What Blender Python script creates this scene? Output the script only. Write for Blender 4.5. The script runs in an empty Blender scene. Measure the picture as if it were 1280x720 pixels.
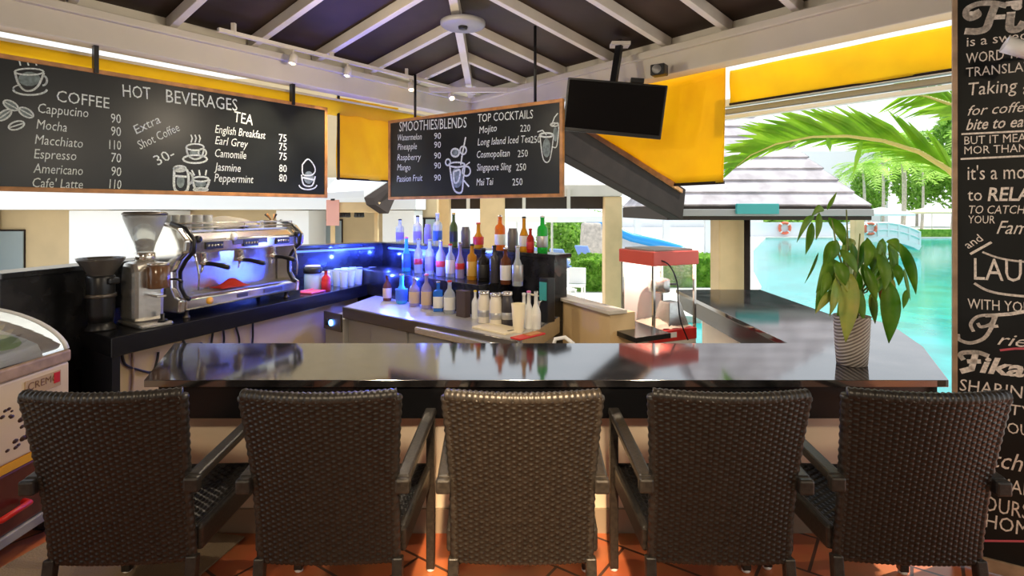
import bpy, bmesh, math, random
from mathutils import Vector as V, Matrix
SC = bpy.context.scene; COL = SC.collection
PI = math.pi
# ------------------------------------------------------------------ camera, world, sun, exposure
CAMH, F, CU, CV = 1.55, 700.0, 640.0, 264.0
cd = bpy.data.cameras.new('camera'); cam = bpy.data.objects.new('camera', cd); COL.objects.link(cam)
cam.location = (0, 0, CAMH); cam.rotation_euler = (PI/2, 0, 0)
cd.sensor_width = 36; cd.lens = F/1280*36; cd.shift_y = -(360-CV)/1280; cd.clip_end = 400; cd.clip_start = .05
SC.camera = cam
vs = SC.view_settings; vs.view_transform = 'Standard'; vs.look = 'None'; vs.gamma = 1; vs.exposure = 0.6; vs.use_curve_mapping = False
SC.cycles.max_bounces = 8; SC.cycles.transparent_max_bounces = 12; SC.cycles.sample_clamp_indirect = 6
w = bpy.data.worlds.new('sky'); SC.world = w; w.use_nodes = True
nt = w.node_tree; bg = nt.nodes['Background']
tc = nt.nodes.new('ShaderNodeTexCoord'); sx = nt.nodes.new('ShaderNodeSeparateXYZ'); cr = nt.nodes.new('ShaderNodeValToRGB')
nt.links.new(tc.outputs['Generated'], sx.inputs[0]); nt.links.new(sx.outputs['Z'], cr.inputs[0]); nt.links.new(cr.outputs[0], bg.inputs[0])
cr.color_ramp.elements[0].color = (.93, .95, .97, 1); cr.color_ramp.elements[1].color = (.60, .76, .95, 1); cr.color_ramp.elements[1].position = .9
bg.inputs[1].default_value = .95
def lamp(name, kind, loc, energy, color=(1, 1, 1), **k):
    l = bpy.data.lights.new(name, kind); l.energy = energy; l.color = color
    o = bpy.data.objects.new(name, l); COL.objects.link(o); o.location = loc
    for a, b in k.items():
        if a == 'aim':
            o.rotation_euler = (V(b)-V(loc)).to_track_quat('-Z', 'Y').to_euler()
        else: setattr(l, a, b)
    return o
for x_, y_, e_ in ((-1.5, -1.3, 140), (.08, -1.4, 190), (1.6, -1.3, 125)):      # unseen warm spots added behind the camera to light panel and floor
    lamp('front_fill', 'SPOT', (x_, y_, 2.95), e_, (1, .80, .55), aim=(x_*.9, 2.6, .2), spot_size=1.15 if x_ in (-1.5, 1.6) else .62, spot_blend=.9, shadow_soft_size=.12)
lamp('front_fill', 'SPOT', (.06, -.6, 2.95), 1000, (1, .70, .40), aim=(.04, 1.92, .62), spot_size=.27, spot_blend=.6, shadow_soft_size=.05)  # narrow unseen spot added to warm the middle chair
lamp('roof_fill', 'POINT', (-.2, 2.3, 2.25), 24, (1, .84, .62), shadow_soft_size=0)  # fill light without a fitting, added to brighten beams and roof
lamp('bar_fill', 'POINT', (-.9, 3.7, 2.45), 22, (1, .84, .62), shadow_soft_size=0)  # added warm fill for the bar equipment, no fitting there
lamp('sun', 'SUN', (6, 2.8, 11), 3.6, (1, .96, .88), angle=.02, aim=(0, .6, 0))

# ------------------------------------------------------------------ geometry helpers
class B:
    def __init__(s): s.bm = bmesh.new()
    def _add(s, vs_, fs, smooth=False):
        vv = [s.bm.verts.new(v) for v in vs_]
        for f in fs:
            try:
                q = s.bm.faces.new([vv[i] for i in f]); q.smooth = smooth
            except ValueError: pass
        return s
    def box(s, c, d, rz=0, M=None, taper=1.0):
        pts = []
        for z in (-.5, .5):
            k = taper if z > 0 else 1
            for x, y in ((-.5, -.5), (.5, -.5), (.5, .5), (-.5, .5)):
                p = V((x*d[0]*k, y*d[1]*k, z*d[2]))
                if rz: p = Matrix.Rotation(rz, 3, 'Z') @ p
                if M: p = M @ p
                pts.append(p+V(c))
        return s._add(pts, [(3,2,1,0),(4,5,6,7),(0,1,5,4),(1,2,6,5),(2,3,7,6),(3,0,4,7)])
    def beam(s, p, q, wd, h, up=(0, 0, 1)):
        p, q = V(p), V(q); d = (q-p).normalized(); sd = d.cross(V(up)).normalized(); u = sd.cross(d)
        pts = [e+sd*a*wd/2+u*b*h/2 for e in (p, q) for a, b in ((-1,-1),(1,-1),(1,1),(-1,1))]
        return s._add(pts, [(3,2,1,0),(4,5,6,7),(0,1,5,4),(1,2,6,5),(2,3,7,6),(3,0,4,7)])
    def tube(s, pts, r, n=8, flat=None):
        pts = [V(p) for p in pts]; m = len(pts)
        rs = r if isinstance(r, (list, tuple)) else [r]*m
        vv = []; last = None
        for i, p in enumerate(pts):
            d = (pts[min(i+1, m-1)]-pts[max(i-1, 0)]).normalized()
            if last is None:
                a = d.cross(V((0, 0, 1)) if abs(d.z) < .95 else V((1, 0, 0))).normalized()
            else:
                a = (last-d*last.dot(d)).normalized()
            last = a; b = d.cross(a)
            for k in range(n):
                t = 2*PI*k/n
                vv.append(p+(a*math.cos(t)+b*math.sin(t))*rs[i])
        fs = [(i*n+k, i*n+(k+1) % n, (i+1)*n+(k+1) % n, (i+1)*n+k) for i in range(m-1) for k in range(n)]
        s._add(vv, fs+[tuple(range(n))[::-1], tuple((m-1)*n+k for k in range(n))], True)
        return s
    def lathe(s, prof, loc=(0, 0, 0), n=20, closed=True, M=None):
        vv = []
        for r, z in prof:
            for k in range(n):
                p = V((r*math.cos(2*PI*k/n), r*math.sin(2*PI*k/n), z))
                if M: p = M @ p
                vv.append(p+V(loc))
        m = len(prof)
        fs = [(i*n+k, i*n+(k+1) % n, (i+1)*n+(k+1) % n, (i+1)*n+k) for i in range(m-1) for k in range(n)]
        if closed: fs += [tuple(range(n))[::-1], tuple((m-1)*n+k for k in range(n))]
        return s._add(vv, fs, True)
    def prism(s, poly, z0, z1, M=None):
        n = len(poly); pts = [V((x, y, z0)) for x, y in poly]+[V((x, y, z1)) for x, y in poly]
        if M: pts = [M @ p for p in pts]
        return s._add(pts, [tuple(range(n))[::-1], tuple(range(n, 2*n))]+[(i, (i+1) % n, n+(i+1) % n, n+i) for i in range(n)])
    def poly(s, pts, smooth=False): return s._add(pts, [tuple(range(len(pts)))], smooth)
    def grid(s, fn, nu, nv, smooth=True):
        vv = [fn(i/nu, j/nv) for j in range(nv+1) for i in range(nu+1)]; W = nu+1
        return s._add(vv, [(j*W+i, j*W+i+1, (j+1)*W+i+1, (j+1)*W+i) for j in range(nv) for i in range(nu)], smooth)
    def ball(s, c, r, n=10, sc=(1, 1, 1)):
        m = max(4, n//2)
        prof = [(max(1e-4, math.sin(PI*i/m)), -math.cos(PI*i/m)) for i in range(m+1)]
        return s.lathe([(a*r, b*r) for a, b in prof], c, n, M=Matrix.Diagonal(sc))
def obj(name, b, m, parent=None, loc=None, rz=0, bevel=0, recalc=True, thick=0):
    if recalc: bmesh.ops.recalc_face_normals(b.bm, faces=b.bm.faces[:])
    me = bpy.data.meshes.new(name); b.bm.to_mesh(me); b.bm.free()
    for mm in (m if isinstance(m, list) else [m]): me.materials.append(mm)
    o = bpy.data.objects.new(name, me); COL.objects.link(o)
    if parent: o.parent = parent
    if loc: o.location = loc
    if rz: o.rotation_euler.z = rz
    if thick:
        md = o.modifiers.new('s', 'SOLIDIFY'); md.thickness = thick; md.offset = 0
    if bevel:
        md = o.modifiers.new('b', 'BEVEL'); md.width = bevel; md.segments = 2; md.limit_method = 'ANGLE'; md.angle_limit = .7
    return o
def tag(o, label, cat, group=None, kind=None):
    o['label'] = label; o['category'] = cat
    if group: o['group'] = group
    if kind: o['kind'] = kind
    return o
def thing(name, label, cat, loc=(0, 0, 0), rz=0, group=None, kind=None):
    o = bpy.data.objects.new(name, None); COL.objects.link(o); o.empty_display_size = .05
    o.location = loc; o.rotation_euler.z = rz
    return tag(o, label, cat, group, kind)
def struct(name, b, m, label=None, cat=None, parent=None, **k):
    o = obj(name, b, m, parent, **k)
    if not parent:
        o['kind'] = 'structure'
        if label: o['label'] = label; o['category'] = cat or name.split('_')[0]
    return o
def dup(root, loc, rz, label, group=None):
    r = root.copy(); COL.objects.link(r); r.location = loc; r.rotation_euler.z = rz; r['label'] = label
    if group: r['group'] = group
    for ch in root.children:
        c = ch.copy(); COL.objects.link(c); c.parent = r
        for g in ch.children:
            e = g.copy(); COL.objects.link(e); e.parent = c
    return r
def at(u, v, Y): return V(((u-CU)/F*Y, Y, CAMH-(v-CV)/F*Y))
def atz(u, v, Z):
    Y = (CAMH-Z)*F/(v-CV); return V(((u-CU)/F*Y, Y, Z))
def online(u, p, d):      # point of the ground line p + s d seen at column u
    k = (u-CU)/F; s = (k*p[1]-p[0])/(d[0]-k*d[1]); return V((p[0]+s*d[0], p[1]+s*d[1], 0))
# ------------------------------------------------------------------ materials
def mat(name, col, rough=.5, metal=0, noise=0, nscale=20, bump=0, trans=0, emit=None, estr=0, spec=None, coat=0, alpha=1, col2=None, ior=None):
    m = bpy.data.materials.new(name); m.use_nodes = True; t = m.node_tree; p = t.nodes['Principled BSDF']
    p.inputs['Base Color'].default_value = (*col, 1); p.inputs['Roughness'].default_value = rough; p.inputs['Metallic'].default_value = metal
    p.inputs['Transmission Weight'].default_value = trans
    if spec is not None: p.inputs['Specular IOR Level'].default_value = spec
    if coat: p.inputs['Coat Weight'].default_value = coat
    if ior: p.inputs['IOR'].default_value = ior
    if alpha < 1: p.inputs['Alpha'].default_value = alpha
    if emit: p.inputs['Emission Color'].default_value = (*emit, 1); p.inputs['Emission Strength'].default_value = estr
    if noise or bump or col2:
        c = t.nodes.new('ShaderNodeTexCoord'); n = t.nodes.new('ShaderNodeTexNoise'); n.inputs['Scale'].default_value = nscale; n.inputs['Detail'].default_value = 5
        t.links.new(c.outputs['Object'], n.inputs['Vector'])
        if noise or col2:
            r = t.nodes.new('ShaderNodeValToRGB')
            a = col if col2 else tuple(max(0, x*(1-noise)) for x in col); bb = col2 or tuple(min(1, x*(1+noise)) for x in col)
            r.color_ramp.elements[0].color = (*a, 1); r.color_ramp.elements[1].color = (*bb, 1)
            r.color_ramp.elements[0].position = .35; r.color_ramp.elements[1].position = .65
            t.links.new(n.outputs['Fac'], r.inputs[0]); t.links.new(r.outputs[0], p.inputs['Base Color'])
        if bump:
            bn = t.nodes.new('ShaderNodeBump'); bn.inputs['Strength'].default_value = bump; bn.inputs['Distance'].default_value = .01
            t.links.new(n.outputs['Fac'], bn.inputs['Height']); t.links.new(bn.outputs[0], p.inputs['Normal'])
    return m
def brickmat(name, c1, c2, mortar, bw, bh, ms, rot=0, rough=.6, offset=.5, bump=.3, axes=None, loc=(0, 0, 0)):
    m = mat(name, c1, rough); t = m.node_tree; p = t.nodes['Principled BSDF']
    c = t.nodes.new('ShaderNodeTexCoord'); mp = t.nodes.new('ShaderNodeMapping'); mp.inputs['Rotation'].default_value = axes or (0, 0, rot)
    mp.inputs['Location'].default_value = loc
    b = t.nodes.new('ShaderNodeTexBrick'); b.offset = offset
    for k, v in (('Color1', c1), ('Color2', c2), ('Mortar', mortar)): b.inputs[k].default_value = (*v, 1)
    b.inputs['Scale'].default_value = 1; b.inputs['Brick Width'].default_value = bw; b.inputs['Row Height'].default_value = bh
    b.inputs['Mortar Size'].default_value = ms; b.inputs['Bias'].default_value = 0
    n = t.nodes.new('ShaderNodeTexNoise'); n.inputs['Scale'].default_value = 5; n.inputs['Detail'].default_value = 4
    mx = t.nodes.new('ShaderNodeMix'); mx.data_type = 'RGBA'; mx.blend_type = 'MULTIPLY'; mx.inputs[0].default_value = .55
    t.links.new(c.outputs['Object'], mp.inputs[0]); t.links.new(mp.outputs[0], b.inputs[0]); t.links.new(c.outputs['Object'], n.inputs['Vector'])
    t.links.new(b.outputs['Color'], mx.inputs[6]); t.links.new(n.outputs['Color'], mx.inputs[7]); t.links.new(mx.outputs[2], p.inputs['Base Color'])
    bn = t.nodes.new('ShaderNodeBump'); bn.inputs['Strength'].default_value = bump; bn.inputs['Distance'].default_value = .005; bn.invert = True
    t.links.new(b.outputs['Fac'], bn.inputs['Height']); t.links.new(bn.outputs[0], p.inputs['Normal'])
    return m
M = {}
M['tile'] = brickmat('terracotta_tile', (.80, .25, .09), (.66, .18, .065), (.10, .035, .02), .36, .30, .007, rot=.62, rough=.28)
M['deck'] = mat('pool_deck', (.74, .70, .62), .8, noise=.08, nscale=1.5)
M['water'] = mat('pool_water', (.0, .34, .32), .12, spec=.3, noise=.22, nscale=1.3, bump=.25)
M['counter'] = mat('dark_stone', (.024, .022, .023), .075, noise=.7, nscale=9, spec=1.0, ior=2.0)
M['black_lam'] = mat('black_laminate', (.008, .008, .009), .25)
M['black_wall'] = mat('black_stone_wall', (.016, .016, .017), .2, noise=.5, nscale=7)
M['panel'] = mat('cream_panel', (.78, .66, .50), .5, noise=.05, nscale=3)
M['plinth'] = mat('taupe_plinth', (.36, .28, .20), .5)
M['cream'] = mat('cream_paint', (.66, .60, .49), .5, noise=.05, nscale=2)
M['rafter'] = mat('rafter_paint', (.72, .66, .58), .45, noise=.06, nscale=4)
M['roof'] = mat('dark_roof_board', (.042, .025, .017), .6, spec=.3, noise=.3, nscale=2)
M['yellow'] = mat('yellow_canvas', (.98, .70, .03), .7, noise=.06, nscale=3)
M['yellow2'] = mat('amber_canvas', (1, .66, .02), .7, noise=.06, nscale=3)
M['board'] = mat('blackboard', (.010, .012, .012), .34, spec=.35, noise=.25, nscale=3)
M['chalk'] = mat('chalk', (.74, .80, .76), .9, noise=.25, nscale=90)
M['chalkw'] = mat('cream_chalk', (.82, .76, .70), .9, noise=.2, nscale=90)
M['chalkr'] = mat('pink_chalk', (.65, .12, .16), .9)
M['wood'] = mat('orange_wood', (.50, .22, .06), .45, noise=.25, nscale=12)
M['wood2'] = mat('pale_brown_wood', (.40, .27, .17), .5, noise=.2, nscale=14)
M['black'] = mat('black_plastic', (.010, .010, .011), .35)
M['blackm'] = mat('black_metal', (.012, .012, .012), .4, metal=.3)
M['screen'] = mat('tv_screen', (.002, .002, .003), .06, spec=.35)
M['steel'] = mat('stainless_steel', (.70, .68, .63), .26, metal=.85, noise=.08, nscale=30)
M['steeltop'] = mat('brushed_steel_top', (.60, .59, .57), .30, metal=.45, noise=.06, nscale=30)
M['chrome'] = mat('chrome', (.86, .82, .74), .13, metal=.9)
M['steeldark'] = mat('dark_steel', (.14, .12, .10), .35, metal=.7)
M['white'] = mat('white_plastic', (.82, .82, .80), .4)
M['offwhite'] = mat('off_white_paint', (.80, .80, .78), .55)
M['red'] = mat('red_plastic', (.62, .02, .015), .4)
M['redcloth'] = mat('red_cloth', (.65, .045, .02), .85, bump=.6, nscale=40)
M['glass'] = mat('clear_glass', (.95, .97, .97), .02, trans=1, ior=1.3)
M['pane'] = mat('window_glass', (.30, .36, .38), .05, spec=.8)
M['beige'] = mat('beige_plaster', (.62, .47, .27), .7, noise=.06, nscale=1.5)
M['beigepost'] = mat('sandy_post', (.72, .51, .26), .6, noise=.06, nscale=3)
M['whitewall'] = mat('white_plaster', (.84, .84, .83), .7)
M['brown'] = mat('brown_fascia', (.026, .017, .013), .8, spec=.2, noise=.15, nscale=5)
M['soffit'] = mat('dark_soffit', (.050, .038, .030), .8, spec=.2)
M['freezer'] = mat('freezer_cream', (.82, .66, .44), .35, noise=.03, nscale=3)
M['maroon'] = mat('freezer_maroon', (.10, .016, .010), .3)
M['gold'] = mat('golden_stripe', (.85, .42, .03), .35)
M['greyp'] = mat('grey_plastic', (.34, .33, .31), .4)
M['mat_'] = mat('floor_mat', (.30, .22, .13), .95, bump=.6, nscale=120)
M['leaf'] = mat('plant_leaf', (.15, .38, .03), .38, col2=(.33, .53, .07), nscale=9, spec=.5)
M['leaf_old'] = mat('yellowing_leaf', (.46, .46, .08), .45, col2=(.24, .40, .06), nscale=10)
M['leaf_red'] = mat('red_brown_leaf', (.45, .12, .03), .5)
M['stem'] = mat('plant_stem', (.20, .25, .06), .6)
M['pot'] = mat('woven_pot', (.34, .29, .25), .7)
M['soil'] = mat('soil', (.03, .02, .012), .95)
M['hedge'] = mat('hedge_leaf', (.14, .34, .03), .6, col2=(.34, .58, .09), nscale=4)
M['palm'] = mat('palm_leaf', (.30, .56, .07), .5, col2=(.58, .80, .20), nscale=.8)
M['frond'] = mat('sunlit_frond', (.20, .44, .015), .4, col2=(.36, .58, .04), nscale=4)
M['rachis'] = mat('frond_rib', (.62, .52, .14), .5)
M['trunk'] = mat('palm_trunk', (.52, .46, .40), .9, noise=.2, nscale=6)
M['blue'] = mat('slide_blue', (.02, .30, .72), .3)
M['bluefab'] = mat('lounger_blue', (.22, .34, .68), .7)
M['orange'] = mat('life_ring_orange', (.80, .16, .08), .5)
M['teal'] = mat('teal_plastic', (.05, .36, .34), .4)
M['pinkpaper'] = mat('pink_notice', (.80, .40, .32), .7)
M['ivory'] = mat('ivory_board', (.80, .70, .48), .5)
M['far'] = mat('far_building', (.78, .80, .83), .8)
def shingle_mat():
    return brickmat('roof_shingle', (.60, .54, .54), (.50, .45, .47), (.12, .10, .10), .55, .30, .022, rough=.8, bump=.6)
M['shingle'] = shingle_mat()
for nm in ('frond', 'palm', 'leaf', 'hedge', 'yellow', 'yellow2'):      # light comes through leaves and canvas
    t = M[nm].node_tree; p = t.nodes['Principled BSDF']; ou = t.nodes['Material Output']
    tr = t.nodes.new('ShaderNodeBsdfTranslucent'); ms = t.nodes.new('ShaderNodeMixShader'); ms.inputs[0].default_value = .55
    lk = p.inputs['Base Color'].links
    if lk: t.links.new(lk[0].from_socket, tr.inputs[0])
    t.links.new(p.outputs[0], ms.inputs[1]); t.links.new(tr.outputs[0], ms.inputs[2]); t.links.new(ms.outputs[0], ou.inputs[0])
# wicker: dark synthetic rattan with a fine woven bump for the flat members
def wicker():
    m = mat('dark_wicker', (.0085, .0068, .005), .36, col2=(.017, .0135, .010), nscale=60, spec=.55)
    return m
M['wicker'] = wicker()
def wicker_flat():
    m = mat('dark_wicker_wrap', (.015, .0125, .010), .38, col2=(.034, .028, .022), nscale=60, spec=.55); t = m.node_tree; p = t.nodes['Principled BSDF']
    c = t.nodes.new('ShaderNodeTexCoord'); b = t.nodes.new('ShaderNodeTexChecker'); b.inputs['Scale'].default_value = 85
    bn = t.nodes.new('ShaderNodeBump'); bn.inputs['Strength'].default_value = .8; bn.inputs['Distance'].default_value = .004
    t.links.new(c.outputs['Object'], b.inputs[0]); t.links.new(b.outputs['Fac'], bn.inputs['Height']); t.links.new(bn.outputs[0], p.inputs['Normal'])
    return m
M['wrap'] = wicker_flat()
def potmat():
    m = M['pot']; t = m.node_tree; p = t.nodes['Principled BSDF']; c = t.nodes.new('ShaderNodeTexCoord'); wv = t.nodes.new('ShaderNodeTexWave')
    mp = t.nodes.new('ShaderNodeMapping'); mp.inputs['Rotation'].default_value = (0, .6, 0)
    wv.bands_direction = 'Z'; wv.inputs['Scale'].default_value = 22; wv.inputs['Distortion'].default_value = 1
    r = t.nodes.new('ShaderNodeValToRGB'); r.color_ramp.elements[0].color = (.20, .16, .13, 1); r.color_ramp.elements[1].color = (.62, .55, .48, 1)
    t.links.new(c.outputs['Object'], mp.inputs[0]); t.links.new(mp.outputs[0], wv.inputs[0]); t.links.new(wv.outputs['Fac'], r.inputs[0]); t.links.new(r.outputs[0], p.inputs['Base Color'])
    bn = t.nodes.new('ShaderNodeBump'); bn.inputs['Strength'].default_value = .7; bn.inputs['Distance'].default_value = .004
    t.links.new(wv.outputs['Fac'], bn.inputs['Height']); t.links.new(bn.outputs[0], p.inputs['Normal'])
potmat()
# ------------------------------------------------------------------ key lines of the place
LD = V((.616, .788, 0)); L0 = V((-3.21, 3.515, 0)); C0 = L0+LD*4.40           # left eave line and the far corner of the pavilion
RD = V((.64, -.77, 0)).normalized(); NL = V((.788, -.616, 0)); NR = V((-.769, -.639, 0))
EAVE0, EAVE1, PITCH = 2.70, 2.93, .18
HD = V((.0154, -1, 0)).normalized(); HP = PITCH*.616
W0, W1, W2, W3 = (-2.87, 3.14), (-2.40, 5.50), (-1.45, 6.28), (.32, 4.54)       # top of the black back wall of the bar
SD = V((.336, .94, 0)).normalized(); SRZ = math.atan2(SD.y, SD.x)               # espresso side
BD = V((.713, -.70, 0)).normalized(); BRZ = math.atan2(BD.y, BD.x)              # bottle side
BN = V((-BD.y, BD.x, 0))                                                        # away from the camera
# ------------------------------------------------------------------ ground, floor, pool
OUT = -.9
struct('floor', B().prism([(-6, -3.5), (4.2, -3.5), (4.2, 1.4), (2.30, 2.62), (1.9, 2.78), (-1.75, 2.78), (-3.3, 2.95), (-6, 2.95)], -.12, 0), M['tile'], 'terracotta tiled terrace floor under the chairs', 'floor')
struct('floor_bar', B().prism([(-3.4, 2.79), (1.9, 2.79), (2.45, 4.2), (2.45, 5.5), (1.3, 5.6), (-1.4, 6.7), (-3.4, 5.7)], -.42, -.30), M['plinth'], 'sunken brown floor inside the bar', 'floor')
pool = [(1.9, 9.6), (2.5, 13.6), (4.4, 13.0), (6.6, 15.5), (8.1, 18.2), (9.9, 23), (15.5, 36), (24, 53), (60, 53), (60, 6), (4.6, 6.0), (3.3, 7.2)]
def deckshape():
    b = B(); bm = b.bm
    outer = [(-60, -12), (70, -12), (70, 100), (-60, 100)]
    vs1 = [bm.verts.new((x, y, OUT)) for x, y in outer]; vs2 = [bm.verts.new((x, y, OUT)) for x, y in pool]
    es = []
    for L in (vs1, vs2):
        es += [bm.edges.new((L[i], L[(i+1) % len(L)])) for i in range(len(L))]
    bmesh.ops.triangle_fill(bm, use_beauty=True, edges=es)
    for i in range(len(vs2)):
        x, y = pool[i]; x2, y2 = pool[(i+1) % len(pool)]
        b.poly([(x, y, OUT), (x2, y2, OUT), (x2, y2, OUT-.25), (x, y, OUT-.25)])
    return b
struct('ground', deckshape(), M['deck'], 'pale pool deck around the turquoise pool', 'ground')
wt = B(); wt.poly([(x, y, OUT-.15) for x, y in pool]); bmesh.ops.triangulate(wt.bm, faces=wt.bm.faces[:])
tag(obj('pool_water', wt, M['water']), 'turquoise water of the swimming pool beyond the bar', 'water', kind='stuff')
# ------------------------------------------------------------------ roof, eaves, rafters
def LP(t, d=0, z=0): p = L0+LD*t+NL*d; return V((p.x, p.y, z))
def RP(s, d=0, z=0): p = C0+RD*s+NR*d; return V((p.x, p.y, z))
def HIP(h): p = C0+HD*h; return V((p.x, p.y, EAVE1+HP*h))
top = .10
z3 = V((0, 0, 1))
apex = HIP(8.0)
rf = B()
for a, b_ in ((LP(-3.6, -.12, EAVE1), C0+z3*EAVE1), (C0+z3*EAVE1, RP(8.2, -.12, EAVE1))):
    q = [a+z3*top, b_+z3*top, apex+z3*top]
    rf.poly(q); rf.poly([p+z3*.05 for p in q])
for a, b_ in ((LP(-3.6, -.12, EAVE1), V((-5.6, -5.0, EAVE1))), (RP(8.2, -.12, EAVE1), V((6.2, -5.0, EAVE1)))):      # unseen front half of the roof, added behind the camera to cut sky light
    q = [a+z3*top, b_+z3*top, apex+z3*top]; rf.poly(q); rf.poly([p+z3*.05 for p in q])
q = [V((-5.6, -5, EAVE1+top)), V((6.2, -5, EAVE1+top)), apex+z3*top]; rf.poly(q); rf.poly([p+z3*.05 for p in q])
struct('ceiling', rf, M['roof'], 'dark brown sloping roof boards of the pavilion', 'ceiling', recalc=False)
def eave(p, q, nin):
    b = B(); n = nin
    zc = (EAVE0+EAVE1)/2
    b.beam(p+z3*zc, q+z3*zc, .13, EAVE1-EAVE0)
    b.beam(p+n*.085+z3*(EAVE1-.03), q+n*.085+z3*(EAVE1-.03), .05, .06)
    b.beam(p-n*.05+z3*(EAVE1+.06), q-n*.05+z3*(EAVE1+.06), .02, .13)
    b.beam(p-n*.10+z3*(EAVE0+.05), q-n*.10+z3*(EAVE0+.05), .09, .08)
    return b
struct('beam_left', eave(LP(-3.4), C0+LD*.05, NL), M['cream'], 'cream eave beam above the hot drinks blackboard', 'beam', bevel=.008)
struct('beam_right', eave(C0-RD*.05, RP(7.6), NR), M['cream'], 'cream eave beam running to the right above the television', 'beam', bevel=.008)
def hiphit(P, n):       # distance from the eave at which a rafter meets the hip
    r = P-C0; hp = V((HD.y, -HD.x, 0)); return -(r.dot(hp))/(n.dot(hp))
roofrafters = []
for side, fn, n, lst in (('left', LP, NL, [-1.5, -.88, -.27, .35, .97, 1.6, 2.2, 2.8, 3.4, 3.95]), ('right', RP, NR, [.42, 1.0, 1.61, 2.25, 2.87, 3.42, 3.95, 4.55, 5.15, 5.8])):
    for k, t in enumerate(lst):
        p = fn(t, 0, EAVE1+.05); d = hiphit(fn(t), n); d = min(d, 3.6)
        q = fn(t, d, EAVE1+.05+PITCH*d)
        r = struct('rafter_%s_%d' % (side, k+1), B().beam(p, q, .055, .09), M['rafter'], bevel=.004)
struct('rafter_hip', B().beam(C0+z3*(EAVE1+.03), HIP(7.5)+z3*.03, .07, .12), M['rafter'], 'white hip rafter rising from the far corner of the roof', 'beam', bevel=.004)
# corner bracing below the ridge
cp = C0+HD*.75
struct('trim_corner', B().beam(LP(3.55, .05, EAVE1-.02), RP(.85, .05, EAVE1-.02), .05, .05), M['rafter'])
# ceiling disc on the hip rafter
t = thing('ceiling_disc', 'round grey disc fitted under the ridge of the roof', 'ceiling fitting', (-.405, 4.62, EAVE1+HP*2.36-.09))
obj('disc', B().lathe([(.02, -.03), (.17, -.03), (.185, -.015), (.185, .01), (.12, .035), (.05, .06)], n=32), M['greyp'], t)
obj('boss', B().lathe([(.01, -.05), (.035, -.05), (.04, -.03)], n=16), M['blackm'], t)
struct('wall_back', B().box((0, -5.6, 1.9), (16, .3, 3.9)), mat('tan_wall', (.26, .19, .13), .7), 'added tan wall behind the terrace, out of view, blocking sky light', 'wall')  # unseen wall added behind the camera to hold back sky light
# lighting track and spotlights along the left eave
t0, t1 = LP(1.2, .28, EAVE1+.01), LP(4.15, .28, EAVE1+.01)
tr = thing('light_track', 'thin cream lighting track fixed along the left eave', 'track', t0)
obj('rail', B().beam(V((0, 0, 0)), t1-t0, .035, .03), M['rafter'], tr)
for k in range(4):
    p = (t1-t0)*(.04+.3*k); obj('bracket', B().box(p+z3*.04, (.03, .03, .08)), M['rafter'], tr)
spotu = [(.62, 'above the tea list of the long blackboard'), (1.17, 'near the end of the long blackboard'), (1.95, 'above the gap between the blackboards'), (2.55, 'nearest the roof corner')]
def spotlight(loc, aim, label, energy, col=(1, .84, .6)):
    t = thing('spotlight', 'small cream track spotlight '+label, 'spotlight', loc, group='track spotlights')
    d = (V(aim)-V(loc)).normalized(); q = d.to_track_quat('-Z', 'Y').to_matrix()
    obj('stem', B().tube([(0, 0, 0), (0, 0, -.06)], .008), M['rafter'], t)
    c = V((0, 0, -.09))
    obj('lamp_head', B().lathe([(.02, .06), (.032, .05), (.036, -.03), (.03, -.03), (.025, .02)], c, 14, M=q), M['rafter'], t)
    obj('bulb', B().ball(c+d*.018, .022, 10), mat('lit_bulb', (1, .9, .7), .4, emit=(1, .85, .6), estr=6), t)
    l = lamp('spot_beam', 'SPOT', V(loc)+c+d*.045, energy, col, aim=V(loc)+c+d, spot_size=1.5, spot_blend=.8, shadow_soft_size=.0)
for k, (s, nm) in enumerate(spotu):
    p = t0+(t1-t0).normalized()*s-z3*.015
    spotlight(p, [(-2.2, 4.4, .9), (-1.9, 4.9, .8), (-.8, 5.1, .8), (.0, 4.6, .8)][k], nm, [60, 60, 45, 45][k])
# ------------------------------------------------------------------ the guests' counter (front bar and right arm)
CT = .796
cpoly = [(-1.643, 2.5), (1.95, 2.5), (2.07, 2.72), (2.29, 3.12), (2.52, 3.72), (2.50, 3.92), (2.33, 4.10), (2.387, 5.39), (1.578, 5.39), (1.577, 3.2), (-1.93, 3.2)]
ctop = thing('bar_counter', 'long black stone bar counter with a right-hand return towards the pool', 'bar counter', (0, 2.85, 0))
sh = lambda pts: [(x, y-2.85) for x, y in pts]
obj('counter_top', B().prism(sh(cpoly), CT-.032, CT), M['counter'], ctop, bevel=.002)
ap = B()
ap.prism(sh([(-1.60, 2.535), (1.925, 2.535), (1.91, 2.72), (-1.66, 2.72)]), .612, CT-.0325)
ap.prism(sh([(1.60, 3.05), (1.66, 3.05), (1.66, 5.36), (1.60, 5.36)]), CT-.17, CT-.0325)
obj('apron', ap, M['black_lam'], ctop)
obj('front_panel', B().prism(sh([(-1.62, 2.71), (1.88, 2.71), (1.88, 2.80), (-1.62, 2.80)]), .115, .611), M['panel'], ctop)
obj('plinth', B().prism(sh([(-1.63, 2.695), (1.89, 2.695), (1.89, 2.80), (-1.63, 2.80)]), 0, .114), M['plinth'], ctop)
rt = B(); rt.prism(sh([(1.86, 2.86), (2.10, 3.3), (2.18, 4.0), (2.18, 5.3), (1.80, 5.3), (1.80, 3.1)]), -.30, CT-.033)
obj('return_base', rt, M['panel'], ctop)
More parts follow.
